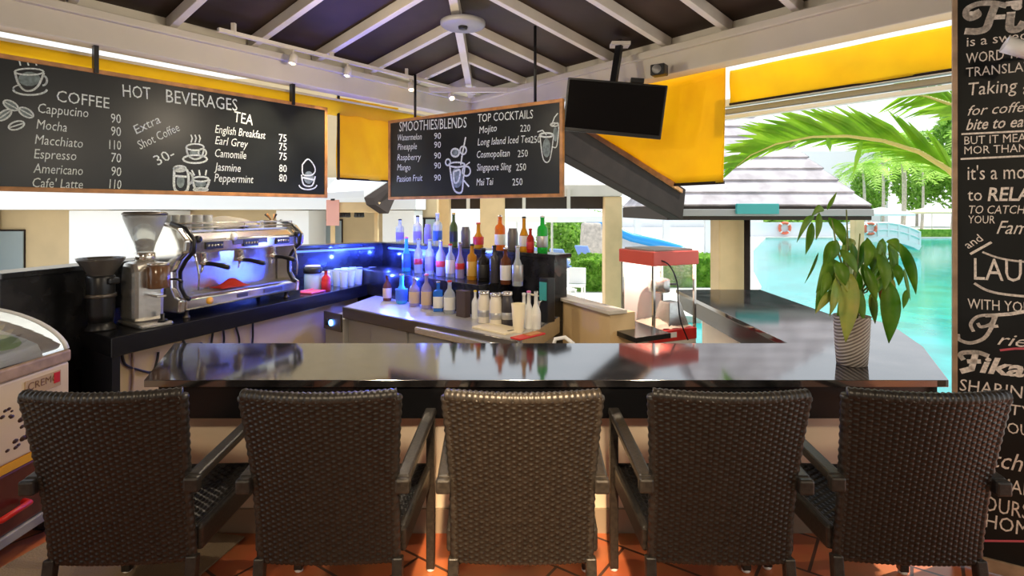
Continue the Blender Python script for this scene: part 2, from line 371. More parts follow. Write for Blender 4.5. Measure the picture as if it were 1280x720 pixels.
# ------------------------------------------------------------------ back wall of the bar and the espresso worktop
bw = B()
for a, c in ((W0, W1), (W1, W2), (W2, W3)):
    a, c = V((*a, 0)), V((*c, 0)); d = (c-a).normalized(); n = V((-d.y, d.x, 0))
    ext = d*.03
    bw.prism([(p.x, p.y) for p in (a-ext*0, c+ext, c+ext+n*.16, a+n*.16)], OUT, 1.165)
struct('wall_bar', bw, M['black_wall'], 'low black stone wall behind the bar worktops', 'wall')
lg = B()
for a, c in ((W0, W1), (W1, W2), (W2, W3)):
    a, c = V((*a, 0)), V((*c, 0)); d = (c-a).normalized(); n = V((-d.y, d.x, 0))
    lg.prism([(p.x, p.y) for p in (a-n*.012, c+d*.05-n*.012, c+d*.05+n*.20, a+n*.20)], 1.1655, 1.20)
tag(obj('bar_ledge', lg, M['black_wall'], bevel=.004), 'narrow dark stone ledge along the top of the black bar wall', 'ledge')
WT = .80
S0, S1 = V((-2.36, 3.30, 0)), V((-1.36, 6.10, 0))
wk = thing('espresso_worktop', 'thick black worktop under the espresso machine and grinders', 'worktop', (-2.3, 4.2, 0))
shw = lambda pts: [(x+2.3, y-4.2) for x, y in pts]
obj('top', B().prism(shw([(-2.36, 3.30), (-1.42, 5.93), (-1.50, 6.22), (-2.37, 5.45), (-2.775, 3.60)]), WT-.115, WT), M['black_lam'], wk, bevel=.004)
obj('end_cabinet', B().prism(shw([(-2.375, 3.325), (-2.358, 3.37), (-2.74, 3.645), (-2.765, 3.60)]), -.30, WT-.116), M['black'], wk)
obj('back_panel', B().prism(shw([(-2.43, 3.43), (-1.60, 5.80), (-1.66, 5.85), (-2.50, 3.48)]), -.30, WT-.116), M['beige'], wk)
# cables hanging under the worktop
def cable(pts, label, r=.008, m='black'):
    P = [V(p) for p in pts]; c = sum(P, V())/len(P)
    out = []
    for i in range(len(P)-1):
        a, b_, c_, d = P[max(i-1, 0)], P[i], P[i+1], P[min(i+2, len(P)-1)]
        for k in range(5):
            s = k/5; out.append(.5*((2*b_)+(c_-a)*s+(2*a-5*b_+4*c_-d)*s*s+(3*b_-a-3*c_+d)*s**3))
    out.append(P[-1])
    return tag(obj('cable', B().tube([p-P[0] for p in out], r, 6), M[m], loc=P[0]), label, 'cable')
def under(u, v): # point just in front of the beige panel below the worktop
    p = online(u, (-2.415, 3.43), (.336, .94)); return V((p.x, p.y, CAMH-(v-CV)/F*p.y))
for pts, lb, mm in ((((152, 438), (156, 455), (172, 462), (190, 465), (196, 452), (198, 440)), 'black cable looping below the worktop end beside the black cabinet', 'black'),
                 (((166, 436), (166, 470), (164, 500)), 'brown cable hanging straight down under the worktop end', 'wood2'),
                 (((228, 424), (234, 436), (238, 447), (246, 440), (252, 428)), 'black cable tangle below the grinder', 'black'),
                 (((266, 416), (264, 430), (260, 445)), 'black cable hanging below the near end of the espresso machine', 'black'),
                 (((279, 412), (280, 426), (277, 440)), 'black cable hanging below the middle of the espresso machine', 'black'),
                 (((295, 409), (299, 424), (298, 440)), 'slanting black cable below the far half of the espresso machine', 'black'),
                 (((316, 404), (316, 422), (314, 440)), 'black cable hanging below the far end of the espresso machine', 'black')):
    cable([under(u, v) for u, v in pts], lb, m=mm)
# ------------------------------------------------------------------ stainless bottle station
ST = .70
sb = thing('bottle_station', 'stainless steel worktop full of bottles below the smaller blackboard', 'bar station', (-.6, 4.6, 0))
ss = lambda pts: [(x+.6, y-4.6) for x, y in pts]
FA, FB_ = V((-1.50, 4.99, 0)), V((.03, 3.68, 0))
obj('worktop', B().prism(ss([(-1.50, 4.99), (.03, 3.68), (.36, 4.50), (-1.30, 6.08)]), ST-.03, ST), M['steeltop'], sb, bevel=.004)
fd = (FB_-FA).normalized(); fn = V((-fd.y, fd.x, 0))
lip = B(); lip.beam(FA+V((.6, -4.6, ST-.05)), FB_+V((.6, -4.6, ST-.05)), .03, .10); obj('front_rail', lip, M['steeldark'], sb, bevel=.008)
lip = B(); lip.beam(FA+fd*1.05-fn*.04+V((.6, -4.6, ST-.055)), FB_-fn*.04+V((.6, -4.6, ST-.055)), .05, .05); obj('speed_rail', lip, M['steel'], sb, bevel=.01)
body = B(); q = [FA+fn*.05, FB_+fn*.05-fd*.02, V((.33, 4.40, 0)), V((-1.33, 6.0, 0))]
obj('body', body.prism(ss([(p.x, p.y) for p in q]), -.30, ST-.031), M['greyp'], sb)
sd = B(); sd.beam(V((.055+.6, 3.72-4.6, ST-.06)), V((.37+.6, 4.50-4.6, ST-.06)), .03, .13); obj('side_rail', sd, M['steel'], sb, bevel=.006)
for k in range(3):
    a = FA+fd*(.36+.52*k); c = a+fd*.48
    obj('door', B().beam(a+fn*.04+V((.6, -4.6, .22)), c+fn*.04+V((.6, -4.6, .22)), .02, .78), M['greyp'], sb, bevel=.004)
st = B(); a, c = V((*W2, 0)), V((*W3, 0))
st.beam(a+BD*.15-BN*.24+V((.6, -4.6, ST+.125)), c-BD*.42-BN*.24+V((.6, -4.6, ST+.125)), .34, .249); obj('bottle_step', st, M['black_wall'], sb, bevel=.004)
t = thing('glass_washer', 'grey undercounter machine with a glowing blue button beside the steel station', 'washer', FA+fd*-.175+V((0, 0, 0)))
M['ledblue'] = mat('blue_button_light', (.1, .3, 1), .3, emit=(.08, .25, 1), estr=8)
zz = math.atan2(fd.y, fd.x)
obj('body', B().box((.02, .25, .2), (.30, .5, .78)), M['greyp'], t, rz=zz, bevel=.01)
obj('control_panel', B().box((.02, -.012, .55), (.28, .02, .16)), M['steeldark'], t, rz=zz, bevel=.004)
obj('button', B().lathe([(.028, -.005), (.028, .008), (.0, .012)], n=14, M=Matrix.Rotation(PI/2, 3, 'X'), loc=(.02, -.03, .54)), M['ledblue'], t, rz=zz)
obj('dial', B().lathe([(.03, -.005), (.03, .014), (.0, .016)], n=14, M=Matrix.Rotation(PI/2, 3, 'X'), loc=(-.05, -.03, .54)), M['black'], t, rz=zz)
# half wall at the right end
hw = B(); a, c = V((.36, 4.72, 0)), V((.70, 4.00, 0)); d = (c-a).normalized(); n = V((-d.y, d.x, 0))
hw.prism([(p.x, p.y) for p in (a, c, c+n*.22, a+n*.10)], -.30, .815)
struct('wall_half', hw, M['beigepost'], 'short sandy half wall at the right end of the bottle station', 'wall')
hc = B(); hc.prism([(p.x, p.y) for p in (a-n*.03-d*.03, c-n*.03+d*.03, c+n*.13+d*.03, a+n*.13-d*.03)], .8155, .842)
struct('trim_half', hc, M['cream'], 'stone capping of the sandy half wall', 'trim', bevel=.004)
sl = B(); sl.prism([(.62, 4.38), (.84, 3.80), (1.12, 3.95), (.92, 4.52)], .655, .69)
t = thing('corner_shelf', 'small dark corner shelf beside the popcorn machine', 'shelf', (.86, 4.1, 0))
obj('board', sl, M['black_lam'], t, loc=(-.86, -4.1, 0)); obj('post', B().box((.02, .05, .178), (.08, .08, .955)), M['black'], t)
# ------------------------------------------------------------------ blackboards with chalk writing
class Face:
    """The front of a board standing on the ground line o + s x; pixel positions of the writing are measured on it."""
    def __init__(s, o, x, off): s.o, s.x, s.off = V(o), V(x).normalized(), off
    def loc(s, u, v):
        k = (u-CU)/F; o, x = s.o, s.x
        sx_ = (k*o.y-o.x)/(x.x-k*x.y); Y = o.y+sx_*x.y
        return V((sx_, 0, CAMH-(v-CV)/F*Y-o.z))
    def text(s, b, txt, u0, v0, u1, v1, cap, shear=0, bold=0, fit=True, wide=1):
        p, q = s.loc(u0, v0), s.loc(u1, v1); h = (s.loc(u0, v0-cap)-p).length
        cu = bpy.data.curves.new('t', 'FONT'); cu.body = txt; cu.shear = shear; cu.offset = bold; cu.resolution_u = 2; cu.extrude = .0; cu.fill_mode = 'FRONT'
        ob = bpy.data.objects.new('t', cu); me = bpy.data.meshes.new_from_object(ob)
        xs = [v.co.x for v in me.vertices]; k = h/.72; wd = (q-p).length
        kx = wd/(max(xs)-min(xs)) if fit else k*wide
        d = (q-p).normalized(); up = V((-d.z, 0, d.x)); x0 = min(xs)
        vv = [p+d*(v.co.x-x0)*kx+up*v.co.y*k+V((0, s.off, 0)) for v in me.vertices]
        b._add(vv, [tuple(f.vertices) for f in me.polygons])
        bpy.data.objects.remove(ob); bpy.data.curves.remove(cu); bpy.data.meshes.remove(me)
    def line(s, b, pts, r=.006):
        if 4 <= len(pts) < 10:
            Q = []
            for i in range(len(pts)-1):
                a, m, c, d = [V((*pts[max(0, min(len(pts)-1, j))], 0)) for j in (i-1, i, i+1, i+2)]
                for k in range(6):
                    t = k/6; p = .5*((2*m)+(c-a)*t+(2*a-5*m+4*c-d)*t*t+(3*m-a-3*c+d)*t**3); Q.append((p.x, p.y))
            pts = Q+[pts[-1]]
        P = [s.loc(*p)+V((0, s.off-.001, 0)) for p in pts]
        for i in range(len(P)-1):
            d = (P[i+1]-P[i]); L = d.length
            if L < 1e-5: continue
            d /= L; n = V((-d.z, 0, d.x))*r; e = d*r*.5
            b.poly([P[i]-n-e, P[i+1]-n+e, P[i+1]+n+e, P[i]+n-e])
    def oval(s, b, u, v, a, c, r=.006, a0=0, a1=2*PI, n=16, rot=0):
        s.line(b, [(u+math.cos(t)*a*math.cos(rot)-math.sin(t)*c*math.sin(rot), v+math.cos(t)*a*math.sin(rot)+math.sin(t)*c*math.cos(rot)) for t in [a0+(a1-a0)*i/n for i in range(n+1)]], r)
    def blob(s, b, u, v, a, c, rot=0):
        P = [s.loc(u+math.cos(t)*a*math.cos(rot)-math.sin(t)*c*math.sin(rot), v+math.cos(t)*a*math.sin(rot)+math.sin(t)*c*math.cos(rot))+V((0, s.off, 0)) for t in [2*PI*i/14 for i in range(14)]]
        b.poly(P)
M['chalkdim'] = mat('smudged_chalk', (.20, .25, .24), .9, noise=.3, nscale=40)
def write(t, fc, *a, **k):
    b = B(); fc.text(b, *a, **k); return obj('chalk_writing', b, k_mat[0], t, recalc=False)
k_mat = [M['chalk']]
def sketch(t, name, fn, m):
    b = B(); fn(b); return obj(name, b, m, t, recalc=False)
def blackboard(name, label, origin, xdir, width, height, frame=.03, x0=0):
    t = thing(name, label, 'blackboard', origin, math.atan2(xdir.y, xdir.x))
    obj('panel', B().box((x0+width/2, 0, height/2), (width, .02, height)), M['board'], t)
    f = B(); fw = frame
    for z in (fw/2-.004, height-fw/2+.004): f.box((x0+width/2, 0, z), (width+.008, .036, fw))
    for x in (x0+fw/2-.004, x0+width-fw/2+.004): f.box((x, 0, height/2), (fw, .0355, height-2*fw+.008))
    obj('frame', f, M['wood'], t, bevel=.003)
    return t
# the long board under the left eave
o1 = LP(-.45, 0, 1.68); z1 = 1.68
t = blackboard('menu_blackboard', 'long wood-framed blackboard of hot beverages hanging under the left eave', o1, LD, 2.78, .855)
fc = Face(o1, LD, -.0112)
T = lambda *a, **k: write(t, fc, *a, **k)
T('HOT', 153, 121, 188, 124.5, 16); T('BEVERAGES', 207, 128, 296, 139, 17); T('COFFEE', 70, 127, 136, 136, 15)
for s, u0, v0, u1, v1 in (('Cappucino', 47, 141, 110, 147), ('Mocha', 45, 161, 83, 165), ('Macchiato', 43, 180, 103, 185), ('Espresso', 42, 198, 95, 200.5), ('Americano', 41, 216, 103, 219), ("Cafe' Latte", 40, 234, 103, 236)): T(s, u0, v0, u1, v1, 12.5, shear=.15)
for s, v in (('90', 154), ('90', 170), ('110', 187), ('70', 203), ('90', 220), ('110', 236)): T(s, 136 if len(s) > 2 else 138, v-.7, 150.5, v+.5, 12)
T('Extra', 170, 168, 201, 153, 11, shear=.2); T('Shot Coffee', 175, 187, 225, 163, 11, shear=.2); T('30-', 197, 207, 219, 196, 13)
T('TEA', 291, 152, 315, 157, 14)
for s, u0, v0, u1, v1 in (('English Breakfast', 268, 166, 331, 174), ('Earl Grey', 268, 180, 309, 185), ('Camomile', 268, 196, 307, 199), ('Jasmine', 267, 213, 300, 215), ('Peppermint', 267, 227, 316, 229)): T(s, u0, v0, u1, v1, 10.5, shear=.2)
for s, v in (('75', 177), ('75', 188), ('75', 200), ('80', 215), ('80', 227)): T(s, 348, v-.4, 357.5, v+.4, 9.5)
# big cup with saucer and steam
b = B()
fc.oval(b, 36, 90, 18, 4, .005); fc.line(b, [(18, 90), (22, 104), (30, 113), (40, 113), (48, 106), (54, 92)]); fc.oval(b, 37, 112, 21, 7, .006, .1, PI-.1); fc.oval(b, 37, 111, 21, 6, .004, PI, 1.3*PI); fc.oval(b, 53, 101, 5, 6, .006, -PI/2, PI/2)
for x in (24, 34, 44): fc.line(b, [(x-2, 74), (x, 78), (x+1, 82)], .004)
for u, v, r in ((13, 132, .5), (5, 144, -.6), (32, 141, .5), (20, 157, -.3)): fc.oval(b, u, v, 10, 5, .005, rot=r); fc.line(b, [(u-8*math.cos(r), v-8*math.sin(r)), (u+8*math.cos(r), v+8*math.sin(r))], .004)
obj('chalk_drawing', b, M['chalk'], t, recalc=False)
# steaming cup
b = B()
fc.oval(b, 243, 184, 11, 4, .006); fc.line(b, [(232, 185), (235, 195), (243, 199), (251, 196), (254, 187)], .007); fc.oval(b, 243, 199, 15, 5, .007); fc.oval(b, 252, 191, 5, 5, .006)
for x in (238, 243, 248): fc.line(b, [(x, 169), (x+1.5, 173), (x, 178)], .005)
obj('chalk_drawing', b, M['chalk'], t, recalc=False)
# beer mug and small cup
b = B()
fc.line(b, [(217, 211), (218, 237), (233, 238), (233, 213), (217, 211)], .009); fc.oval(b, 235, 223, 5, 7, .008, -PI/2, PI/2); fc.oval(b, 224, 211, 7, 3, .01); fc.line(b, [(218, 220), (232, 221)], .008)
fc.oval(b, 250, 224, 10, 3, .007); fc.line(b, [(240, 225), (243, 235), (250, 238), (257, 235), (261, 225)], .009); fc.oval(b, 250, 237, 9, 2, .006)
for x in (243, 250, 257): fc.line(b, [(x-2+(x-250)*.3, 213), (x-1, 219)], .006)
obj('chalk_drawing', b, M['chalk'], t, recalc=False)
# pot in a filter stand
b = B()
fc.line(b, [(377, 206), (384, 199), (391, 206), (393, 214), (388, 219), (378, 218), (377, 206)], .006); fc.line(b, [(376, 219), (379, 231), (389, 232), (393, 221)], .007); fc.oval(b, 384, 231, 11, 6, .006, .1, PI-.1); fc.line(b, [(378, 222), (392, 225)], .008)
obj('chalk_drawing', b, M['chalk'], t, recalc=False)
b = B(); fc.blob(b, 36, 99, 14, 9); obj('chalk_shading', b, M['chalkdim'], t, recalc=False)
b = B(); fc.blob(b, 13, 132, 8, 4, .5); obj('chalk_shading', b, M['chalkdim'], t, recalc=False)
b = B(); fc.blob(b, 5, 144, 8, 4, -.6); obj('chalk_shading', b, M['chalkdim'], t, recalc=False)
b = B(); fc.blob(b, 32, 141, 8, 4, .5); obj('chalk_shading', b, M['chalkdim'], t, recalc=False)
b = B(); fc.blob(b, 385, 222, 6, 8); obj('chalk_shading', b, M['chalkdim'], t, recalc=False)
b = B(); fc.blob(b, 225, 227, 5, 8); obj('chalk_shading', b, M['chalkdim'], t, recalc=False)
b = B(); fc.blob(b, 250, 230, 7, 4); obj('chalk_shading', b, M['chalkdim'], t, recalc=False)
b = B(); fc.blob(b, 243, 191, 7, 4); obj('chalk_shading', b, M['chalkdim'], t, recalc=False)
for u in (119, 365):
    x = fc.loc(u, 100).x; obj('strap', B().box((x, -.005, .93), (.028, .05, .20)), M['blackm'], t)
# the smaller board hung from the roof
B2A, B2B = V((-1.270, 5.81, 0)), V((.4265, 4.665, 0)); D2 = (B2B-B2A).normalized(); o2 = V((*B2A.xy, 1.672))
wid = (B2B-B2A).length
t = blackboard('menu_blackboard', 'smaller wood-framed blackboard of smoothies and cocktails hung on two black rods', o2, D2, wid, .812, .03)
fc = Face(o2, D2, -.0112); T = lambda *a, **k: write(t, fc, *a, **k)
T('SMOOTHIES/BLENDS', 500, 164.5, 584, 159.5, 12.5); T('TOP COCKTAILS', 598, 153, 667, 148, 10.5)
for s, u0, v0, u1, v1 in (('Watermelon', 498, 176, 528, 174.5), ('Pineapple', 498, 187.5, 522, 186.5), ('Raspberry', 497.5, 200.5, 527, 200), ('Mango', 497.5, 213, 514, 213), ('Passion Fruit', 497, 227.5, 529, 226)): T(s, u0, v0, u1, v1, 8, shear=.15)
for v in (174, 185, 198.5, 211, 226): T('90', 543.5, v, 552, v-.3, 8)
for s, u0, v0, u1, v1, pr, p0 in (('Mojito', 600, 167, 622, 164, '220', 651), ('Long Island Iced Tea', 598, 182, 664, 178, '250', 664), ('Cosmopolitan', 597, 197.5, 638, 195.5, '250', 648), ('Singapore Sling', 597, 213.5, 640, 212.5, '250', 646), ('Mai Tai', 596.5, 232, 617.5, 231, '250', 641.5)):
    T(s, u0, v0, u1, v1, 9, shear=.15); T(pr, p0, v1+1, p0+12.5, v1+.4, 9)
b = B(); fc.line(b, [(563, 205), (566, 227), (570, 239), (578, 240), (580, 225), (582, 208)], .009); fc.oval(b, 572, 206, 10, 3, .008); fc.line(b, [(577, 206), (579, 192), (583, 172)], .008); fc.oval(b, 570, 191, 5, 5, .009); fc.oval(b, 580, 188, 4, 5, .008); fc.oval(b, 584, 214, 5, 6, .008); fc.oval(b, 561, 203, 3, 4, .008); fc.line(b, [(568, 215), (576, 213), (574, 226), (569, 228), (568, 215)], .009); fc.line(b, [(581, 226), (587, 233)], .008); fc.line(b, [(583, 207), (588, 203)], .006)
obj('chalk_drawing', b, M['chalk'], t, recalc=False)
b = B(); fc.line(b, [(676, 171), (680, 199), (688, 200), (693, 170)], .005); fc.oval(b, 684, 169, 8.5, 2.5, .008); fc.line(b, [(684, 169), (679, 163), (673, 165)], .005); fc.line(b, [(691, 158), (699, 155), (697, 182), (692, 184)], .005); fc.line(b, [(690, 158), (694, 147), (698, 142)], .005); fc.oval(b, 694, 156, 5, 2, .006)
obj('chalk_drawing', b, M['chalk'], t, recalc=False)
b = B(); fc.blob(b, 684, 185, 5, 12); obj('chalk_shading', b, M['chalkdim'], t, recalc=False)
b = B(); fc.blob(b, 572, 222, 7, 13); obj('chalk_shading', b, M['chalkdim'], t, recalc=False)
b = B(); fc.blob(b, 570, 191, 3.5, 3.5); obj('chalk_shading', b, M['chalkdim'], t, recalc=False)
b = B(); fc.blob(b, 695, 168, 3, 9); obj('chalk_shading', b, M['chalkdim'], t, recalc=False)
for u in (519, 669):
    x = fc.loc(u, 150).x; p = o2+D2*x
    dl = (p-L0).dot(NL); dr = (p-C0).dot(NR); roofz = EAVE1+PITCH*min(dl, dr)+.06 if u > 600 else 2.915
    obj('rod', B().tube([(x, 0, .812), (x, 0, roofz-1.672)], .013), M['blackm'], t)
# the tall board on the right
o3 = V((1.943, 2.468, .012)); D3 = V((.84, -.54, 0)).normalized()
t = thing('slogan_blackboard', 'tall brown-framed blackboard of painted slogans standing at the right end of the bar', 'blackboard', o3, math.atan2(D3.y, D3.x))
HB = 2.75; WB = .62
obj('panel', B().box((WB/2, 0, HB/2), (WB, .02, HB)), M['board'], t)
f = B()
for x in (.006, WB-.006): f.box((x, 0, HB/2), (.018, .034, HB))
f.box((WB/2, 0, HB-.02), (WB-.03, .0345, .04)); f.box((WB/2, -.002, .028), (WB-.03, .04, .056)); obj('frame', f, M['wood2'], t, bevel=.002)
fc = Face(o3, D3, -.0112); T = lambda *a, **k: write(t, fc, *a, **k)
sl_ = lambda du: -.055*du       # lines climb slightly above eye level
def W(s, u0, v, cap, u1=None, wide=.92, shear=0, bold=0):
    lev = (CV-v)*(-.00058) ; T(s, u0, v, u0+40, v+40*lev*1.0, cap, shear=shear, bold=bold, fit=False, wide=wide) if u1 is None else T(s, u0, v, u1, v+(u1-u0)*lev, cap, shear=shear, bold=bold)
k_mat[0] = M['chalkw']
W('is a swedish', 1208, 59, 12, 1308); W('WORD THAT', 1207, 80, 13, 1300); W('TRANSLATES', 1207, 97, 12, 1306); W('Taking', 1210, 120, 16.5, 1271, shear=.1); W('a', 1278, 119, 16, 1288)
W('for coffee', 1209, 145, 13, 1290, shear=.35); W('bite to eat', 1207, 163, 14, 1287, shear=.35, bold=.01)
W('BUT IT MEANS', 1205, 181, 10.5, 1301); W('MOR THAN', 1205, 193, 10, 1283)
W("it's a mo", 1209, 225, 18, 1281); W('to', 1209, 251, 16, 1227); W('RELAX', 1234, 251, 17, 1308, shear=.15, bold=.018)
W('TO CATCH', 1211, 267, 10.5, 1281, shear=.2); W('YOUR', 1210, 279, 10, 1243, shear=.05); W('Family', 1245, 292, 17, 1309, shear=.4)
T('and', 1210, 311, 1229, 300, 10); W('LAUGH', 1217, 349, 28, 1330); W('WITH YOUR', 1209, 385, 13, 1300)
W('SHARING', 1199, 487, 15, 1296, shear=.1); W('QUALITY', 1198, 508, 13, 1290, shear=.1); W('YOUR', 1246, 538, 14, 1300)
W('tch', 1241, 582, 22, 1278, shear=.35); W('MAKE', 1247, 611, 17, 1303, shear=.1); W('YOURSELF', 1216, 633, 19, 1322, shear=.1); W('HOME', 1231, 657, 18, 1300, shear=.1)
# the ornamental words: strokes of the brush
E_ = lambda: obj('painted_word', b, M['chalkw'], t, recalc=False)
b = B()
fc.line(b, [(1256, 8), (1240, 5), (1222, 6), (1209, 12), (1207, 20), (1213, 24), (1222, 20), (1220, 15)], .011)
fc.line(b, [(1258, 6), (1275, 4)], .010); fc.line(b, [(1243, 8), (1237, 24), (1232, 36), (1222, 40), (1208, 40)], .014); fc.line(b, [(1235, 23), (1254, 22)], .010); fc.blob(b, 1214, 20, 6, 5); E_(); b = B()
fc.line(b, [(1263, 18), (1262, 36), (1272, 37), (1278, 30)], .014); fc.blob(b, 1270, 9, 7, 5); E_(); b = B()
fc.line(b, [(1203, 448), (1200, 443), (1205, 440), (1222, 440), (1234, 444)], .009); fc.line(b, [(1219, 441), (1214, 460), (1202, 463)], .011); fc.line(b, [(1210, 451), (1224, 451)], .009); E_()
W('ika', 1224, 464, 20, 1280, shear=.25, bold=.03)
b = B(); fc.line(b, [(1216, 413), (1213, 404), (1222, 395), (1240, 394), (1238, 404), (1226, 408), (1222, 404)], .006); fc.line(b, [(1244, 395), (1237, 412), (1228, 423), (1212, 428), (1199, 424), (1197, 418)], .007); fc.line(b, [(1232, 394), (1262, 392), (1285, 388)], .007); fc.line(b, [(1236, 408), (1246, 407)], .006); E_(); W('riends', 1246, 430, 15, 1335, shear=.4)
b = B(); fc.line(b, [(1202, 168), (1285, 164)], .004); obj('painted_rule', b, M['chalkw'], t, recalc=False)
b = B(); fc.line(b, [(1201, 199), (1285, 195)], .004); obj('painted_rule', b, M['chalkw'], t, recalc=False)
b = B(); fc.line(b, [(1213, 317), (1238, 303)], .005); obj('painted_rule', b, M['chalkw'], t, recalc=False)
b = B(); fc.line(b, [(1228, 315), (1244, 321), (1262, 325), (1290, 328)], .004); obj('painted_rule', b, M['chalkw'], t, recalc=False)
b = B(); fc.line(b, [(1218, 354), (1232, 362), (1252, 367), (1290, 371)], .005); obj('painted_rule', b, M['chalkw'], t, recalc=False)
k_mat[0] = M['chalk']
for q_ in ([(1250, 437), (1268, 435), (1290, 435)], [(1205, 674), (1300, 675)]):
    b = B(); fc.line(b, q_, .0045); obj('pink_underline', b, M['chalkr'], t, recalc=False)
t = thing('clip_lamp', 'small white clip lamp in front of the tall slogan blackboard', 'lamp', at(1272, 60, 2.22))
q = V((-.8, .35, .45)).normalized().to_track_quat('-Z', 'Y').to_matrix()
obj('lamp_head', B().lathe([(.02, .05), (.03, .045), (.034, -.045), (.028, -.045), (.022, 0)], n=14, M=q), M['white'], t)
obj('arm', B().tube([(0, 0, 0), (.05, -.03, .03), (.10, -.065, .03), (.12, .01, .03)], .008), M['white'], t)
# ------------------------------------------------------------------ television, blinds, eave things
TL, TR, BR_, BL = at(707, 97, 4.66), at(834, 107, 4.56), at(826, 175, 4.62), at(706, 163, 4.72)
tc_ = (TL+TR+BR_+BL)/4; tx = ((TR+BR_)-(TL+BL)).normalized(); tz = ((TL+TR)-(BL+BR_)); tz = (tz-tx*tz.dot(tx)).normalized(); ty = tz.cross(tx)
tm = Matrix((tx, ty, tz)).transposed(); tw = ((TR+BR_)-(TL+BL)).length/2; th = ((TL+TR)-(BL+BR_)).length/2
t = thing('television', 'black flat television tilted down from the rafters beside the smaller blackboard', 'television', tc_)
obj('casing', B().box((0, 0, 0), (tw, .045, th), M=tm), M['black'], t, bevel=.006)
obj('screen', B().box(tm @ V((0, -.0235, .008)), (tw-.035, .004, th-.045), M=tm), M['screen'], t)
obj('stand_bracket', B().box(tm @ V((0, .05, .05)), (.20, .06, .20), M=tm), M['blackm'], t, bevel=.005)
obj('sensor_box', B().box(tm @ V((.16, .0, th/2+.022)), (.11, .04, .04), M=tm), M['black'], t, bevel=.005)
pt = at(775, 58, 4.86); dl = (pt-V((C0.x, C0.y, 0))).dot(NR); pt.z = EAVE1+.05+PITCH*(V((pt.x, pt.y, 0))-C0).dot(NR)
obj('pole', B().beam(tm @ V((-.03, .07, .1)), pt-tc_, .055, .05), M['blackm'], t, bevel=.004)
obj('mount_plate', B().box(pt-tc_+V((0, 0, -.03)), (.16, .12, .03)), M['rafter'], t)
# hanging canvas blinds
def cloth(name, p0, p1, z0, z1, m, label, n=V((0, 0, 0)), batten=None, wob=.012):
    p0, p1 = V(p0), V(p1); L = (p1-p0).length
    t = thing(name, label, 'canvas blind', (p0.x, p0.y, z0))
    d = (p1-p0).normalized(); nn = V((-d.y, d.x, 0))
    obj('canvas', B().grid(lambda a, c: d*(a*L)+nn*(wob*math.sin(a*9+c*2)*(1.1-c)+wob*.7*math.sin(c*7+a*17))+V((0, 0, (z1-z0)*c)), 24, 12), m, t, thick=.004)
    for a in batten or ():
        obj('batten', B().box(d*(a*L)-nn*.006+V((0, 0, (z1-z0)/2)), (.022, .022, z1-z0+.03)), M['brown'], t)
    obj('hem_bar', B().tube([V((0, 0, .0)), d*L], .010, 8), M['brown'], t)
    return t
pa, pb = online(421, LP(0, -.16)[:2], LD), online(497, LP(0, -.16)[:2], LD)
cloth('canvas_blind', pa, pb, CAMH+41/F*pa.y, 2.70, M['yellow2'], 'square amber canvas blind hanging between the two blackboards', batten=(.02,))
q = C0-NR*.16
pa, pb = online(722, q[:2], RD), online(906, q[:2], RD)
def bl(u, v): p = online(u, q[:2], RD); return V((p.x, p.y, CAMH+(CV-v)/F*p.y))
cor = [bl(726, 90), bl(907, 88), bl(905, 228), bl(843, 231), bl(729, 160)]; cor[0].z = cor[1].z = 2.72
t = thing('canvas_blind', 'amber canvas blind with a slanting lower edge hanging behind the television', 'canvas blind', (pb.x, pb.y, 2.2)); o = V(t.location)
def bfn(a, c):
    tp_ = cor[0].lerp(cor[1], a); s_ = (cor[3]-cor[4]).length/((cor[3]-cor[4]).length+(cor[2]-cor[3]).length); lo = cor[4].lerp(cor[3], a/.66) if a < .66 else cor[3].lerp(cor[2], (a-.66)/.34)
    p = lo.lerp(tp_, c); return p-o+NR*(.012*math.sin(a*14+c*3)*(1-c))
obj('canvas', B().grid(bfn, 50, 12), M['yellow2'], t, thick=.004)
b = B(); b.beam(cor[2]-o, V((cor[2].x, cor[2].y, 2.74))-o, .03, .03); obj('batten', b, M['brown'], t)
b = B(); b.beam(cor[3]-o, cor[4]-o, .03, .045); obj('slanting_batten', b, M['wood'], t)
b = B(); b.beam(cor[2]-o, cor[3]-o, .02, .025); obj('hem_bar', b, M['brown'], t)
q = C0-NR*.30
pa, pb = online(912, q[:2], RD), online(1300, q[:2], RD)
cloth('canvas_valance', pa, pb, 2.44, 2.72, M['yellow'], 'long yellow canvas valance along the eave above the palm frond', wob=.01)
t = thing('awning_roll', 'rolled yellow awning tucked under the left eave above the long blackboard', 'awning', LP(-1.5, -.20, 2.60))
L = 5.4
obj('roll', B().tube([V((0, 0, 0)), LD*L], .085, 16), M['yellow'], t)
obj('front_bar', B().beam(V((0, 0, .05))+NL*.045, LD*L+V((0, 0, .05))+NL*.045, .04, .05), M['cream'], t)
for k in range(2): obj('end_cap', B().tube([LD*(k*L)-LD*.012, LD*(k*L)+LD*.012], .09, 16), M['white'], t)
q = C0-NR*.75
pa, pb = online(905, q[:2], RD), online(1330, q[:2], RD)
t = thing('awning_bar', 'white outer gutter bar running under the yellow valance', 'gutter', (pa.x, pa.y, 2.54))
obj('channel', B().beam(V((0, 0, 0)), V((pb-pa)), .12, .07), M['offwhite'], t, bevel=.01)
obj('lip', B().beam(V((0, 0, -.075)), V((pb-pa))+V((0, 0, -.075)), .05, .05), M['greyp'], t, bevel=.01)
obj('lower_edge', B().beam(V((0, 0, -.13)), V((pb-pa))+V((0, 0, -.13)), .07, .04), M['white'], t, bevel=.01)
t = thing('projector_lamp', 'small black floodlight on the right eave beside the television', 'floodlight', at(824, 88, 4.55))
obj('housing', B().box((0, 0, 0), (.12, .10, .09), rz=-.6), M['black'], t, bevel=.01)
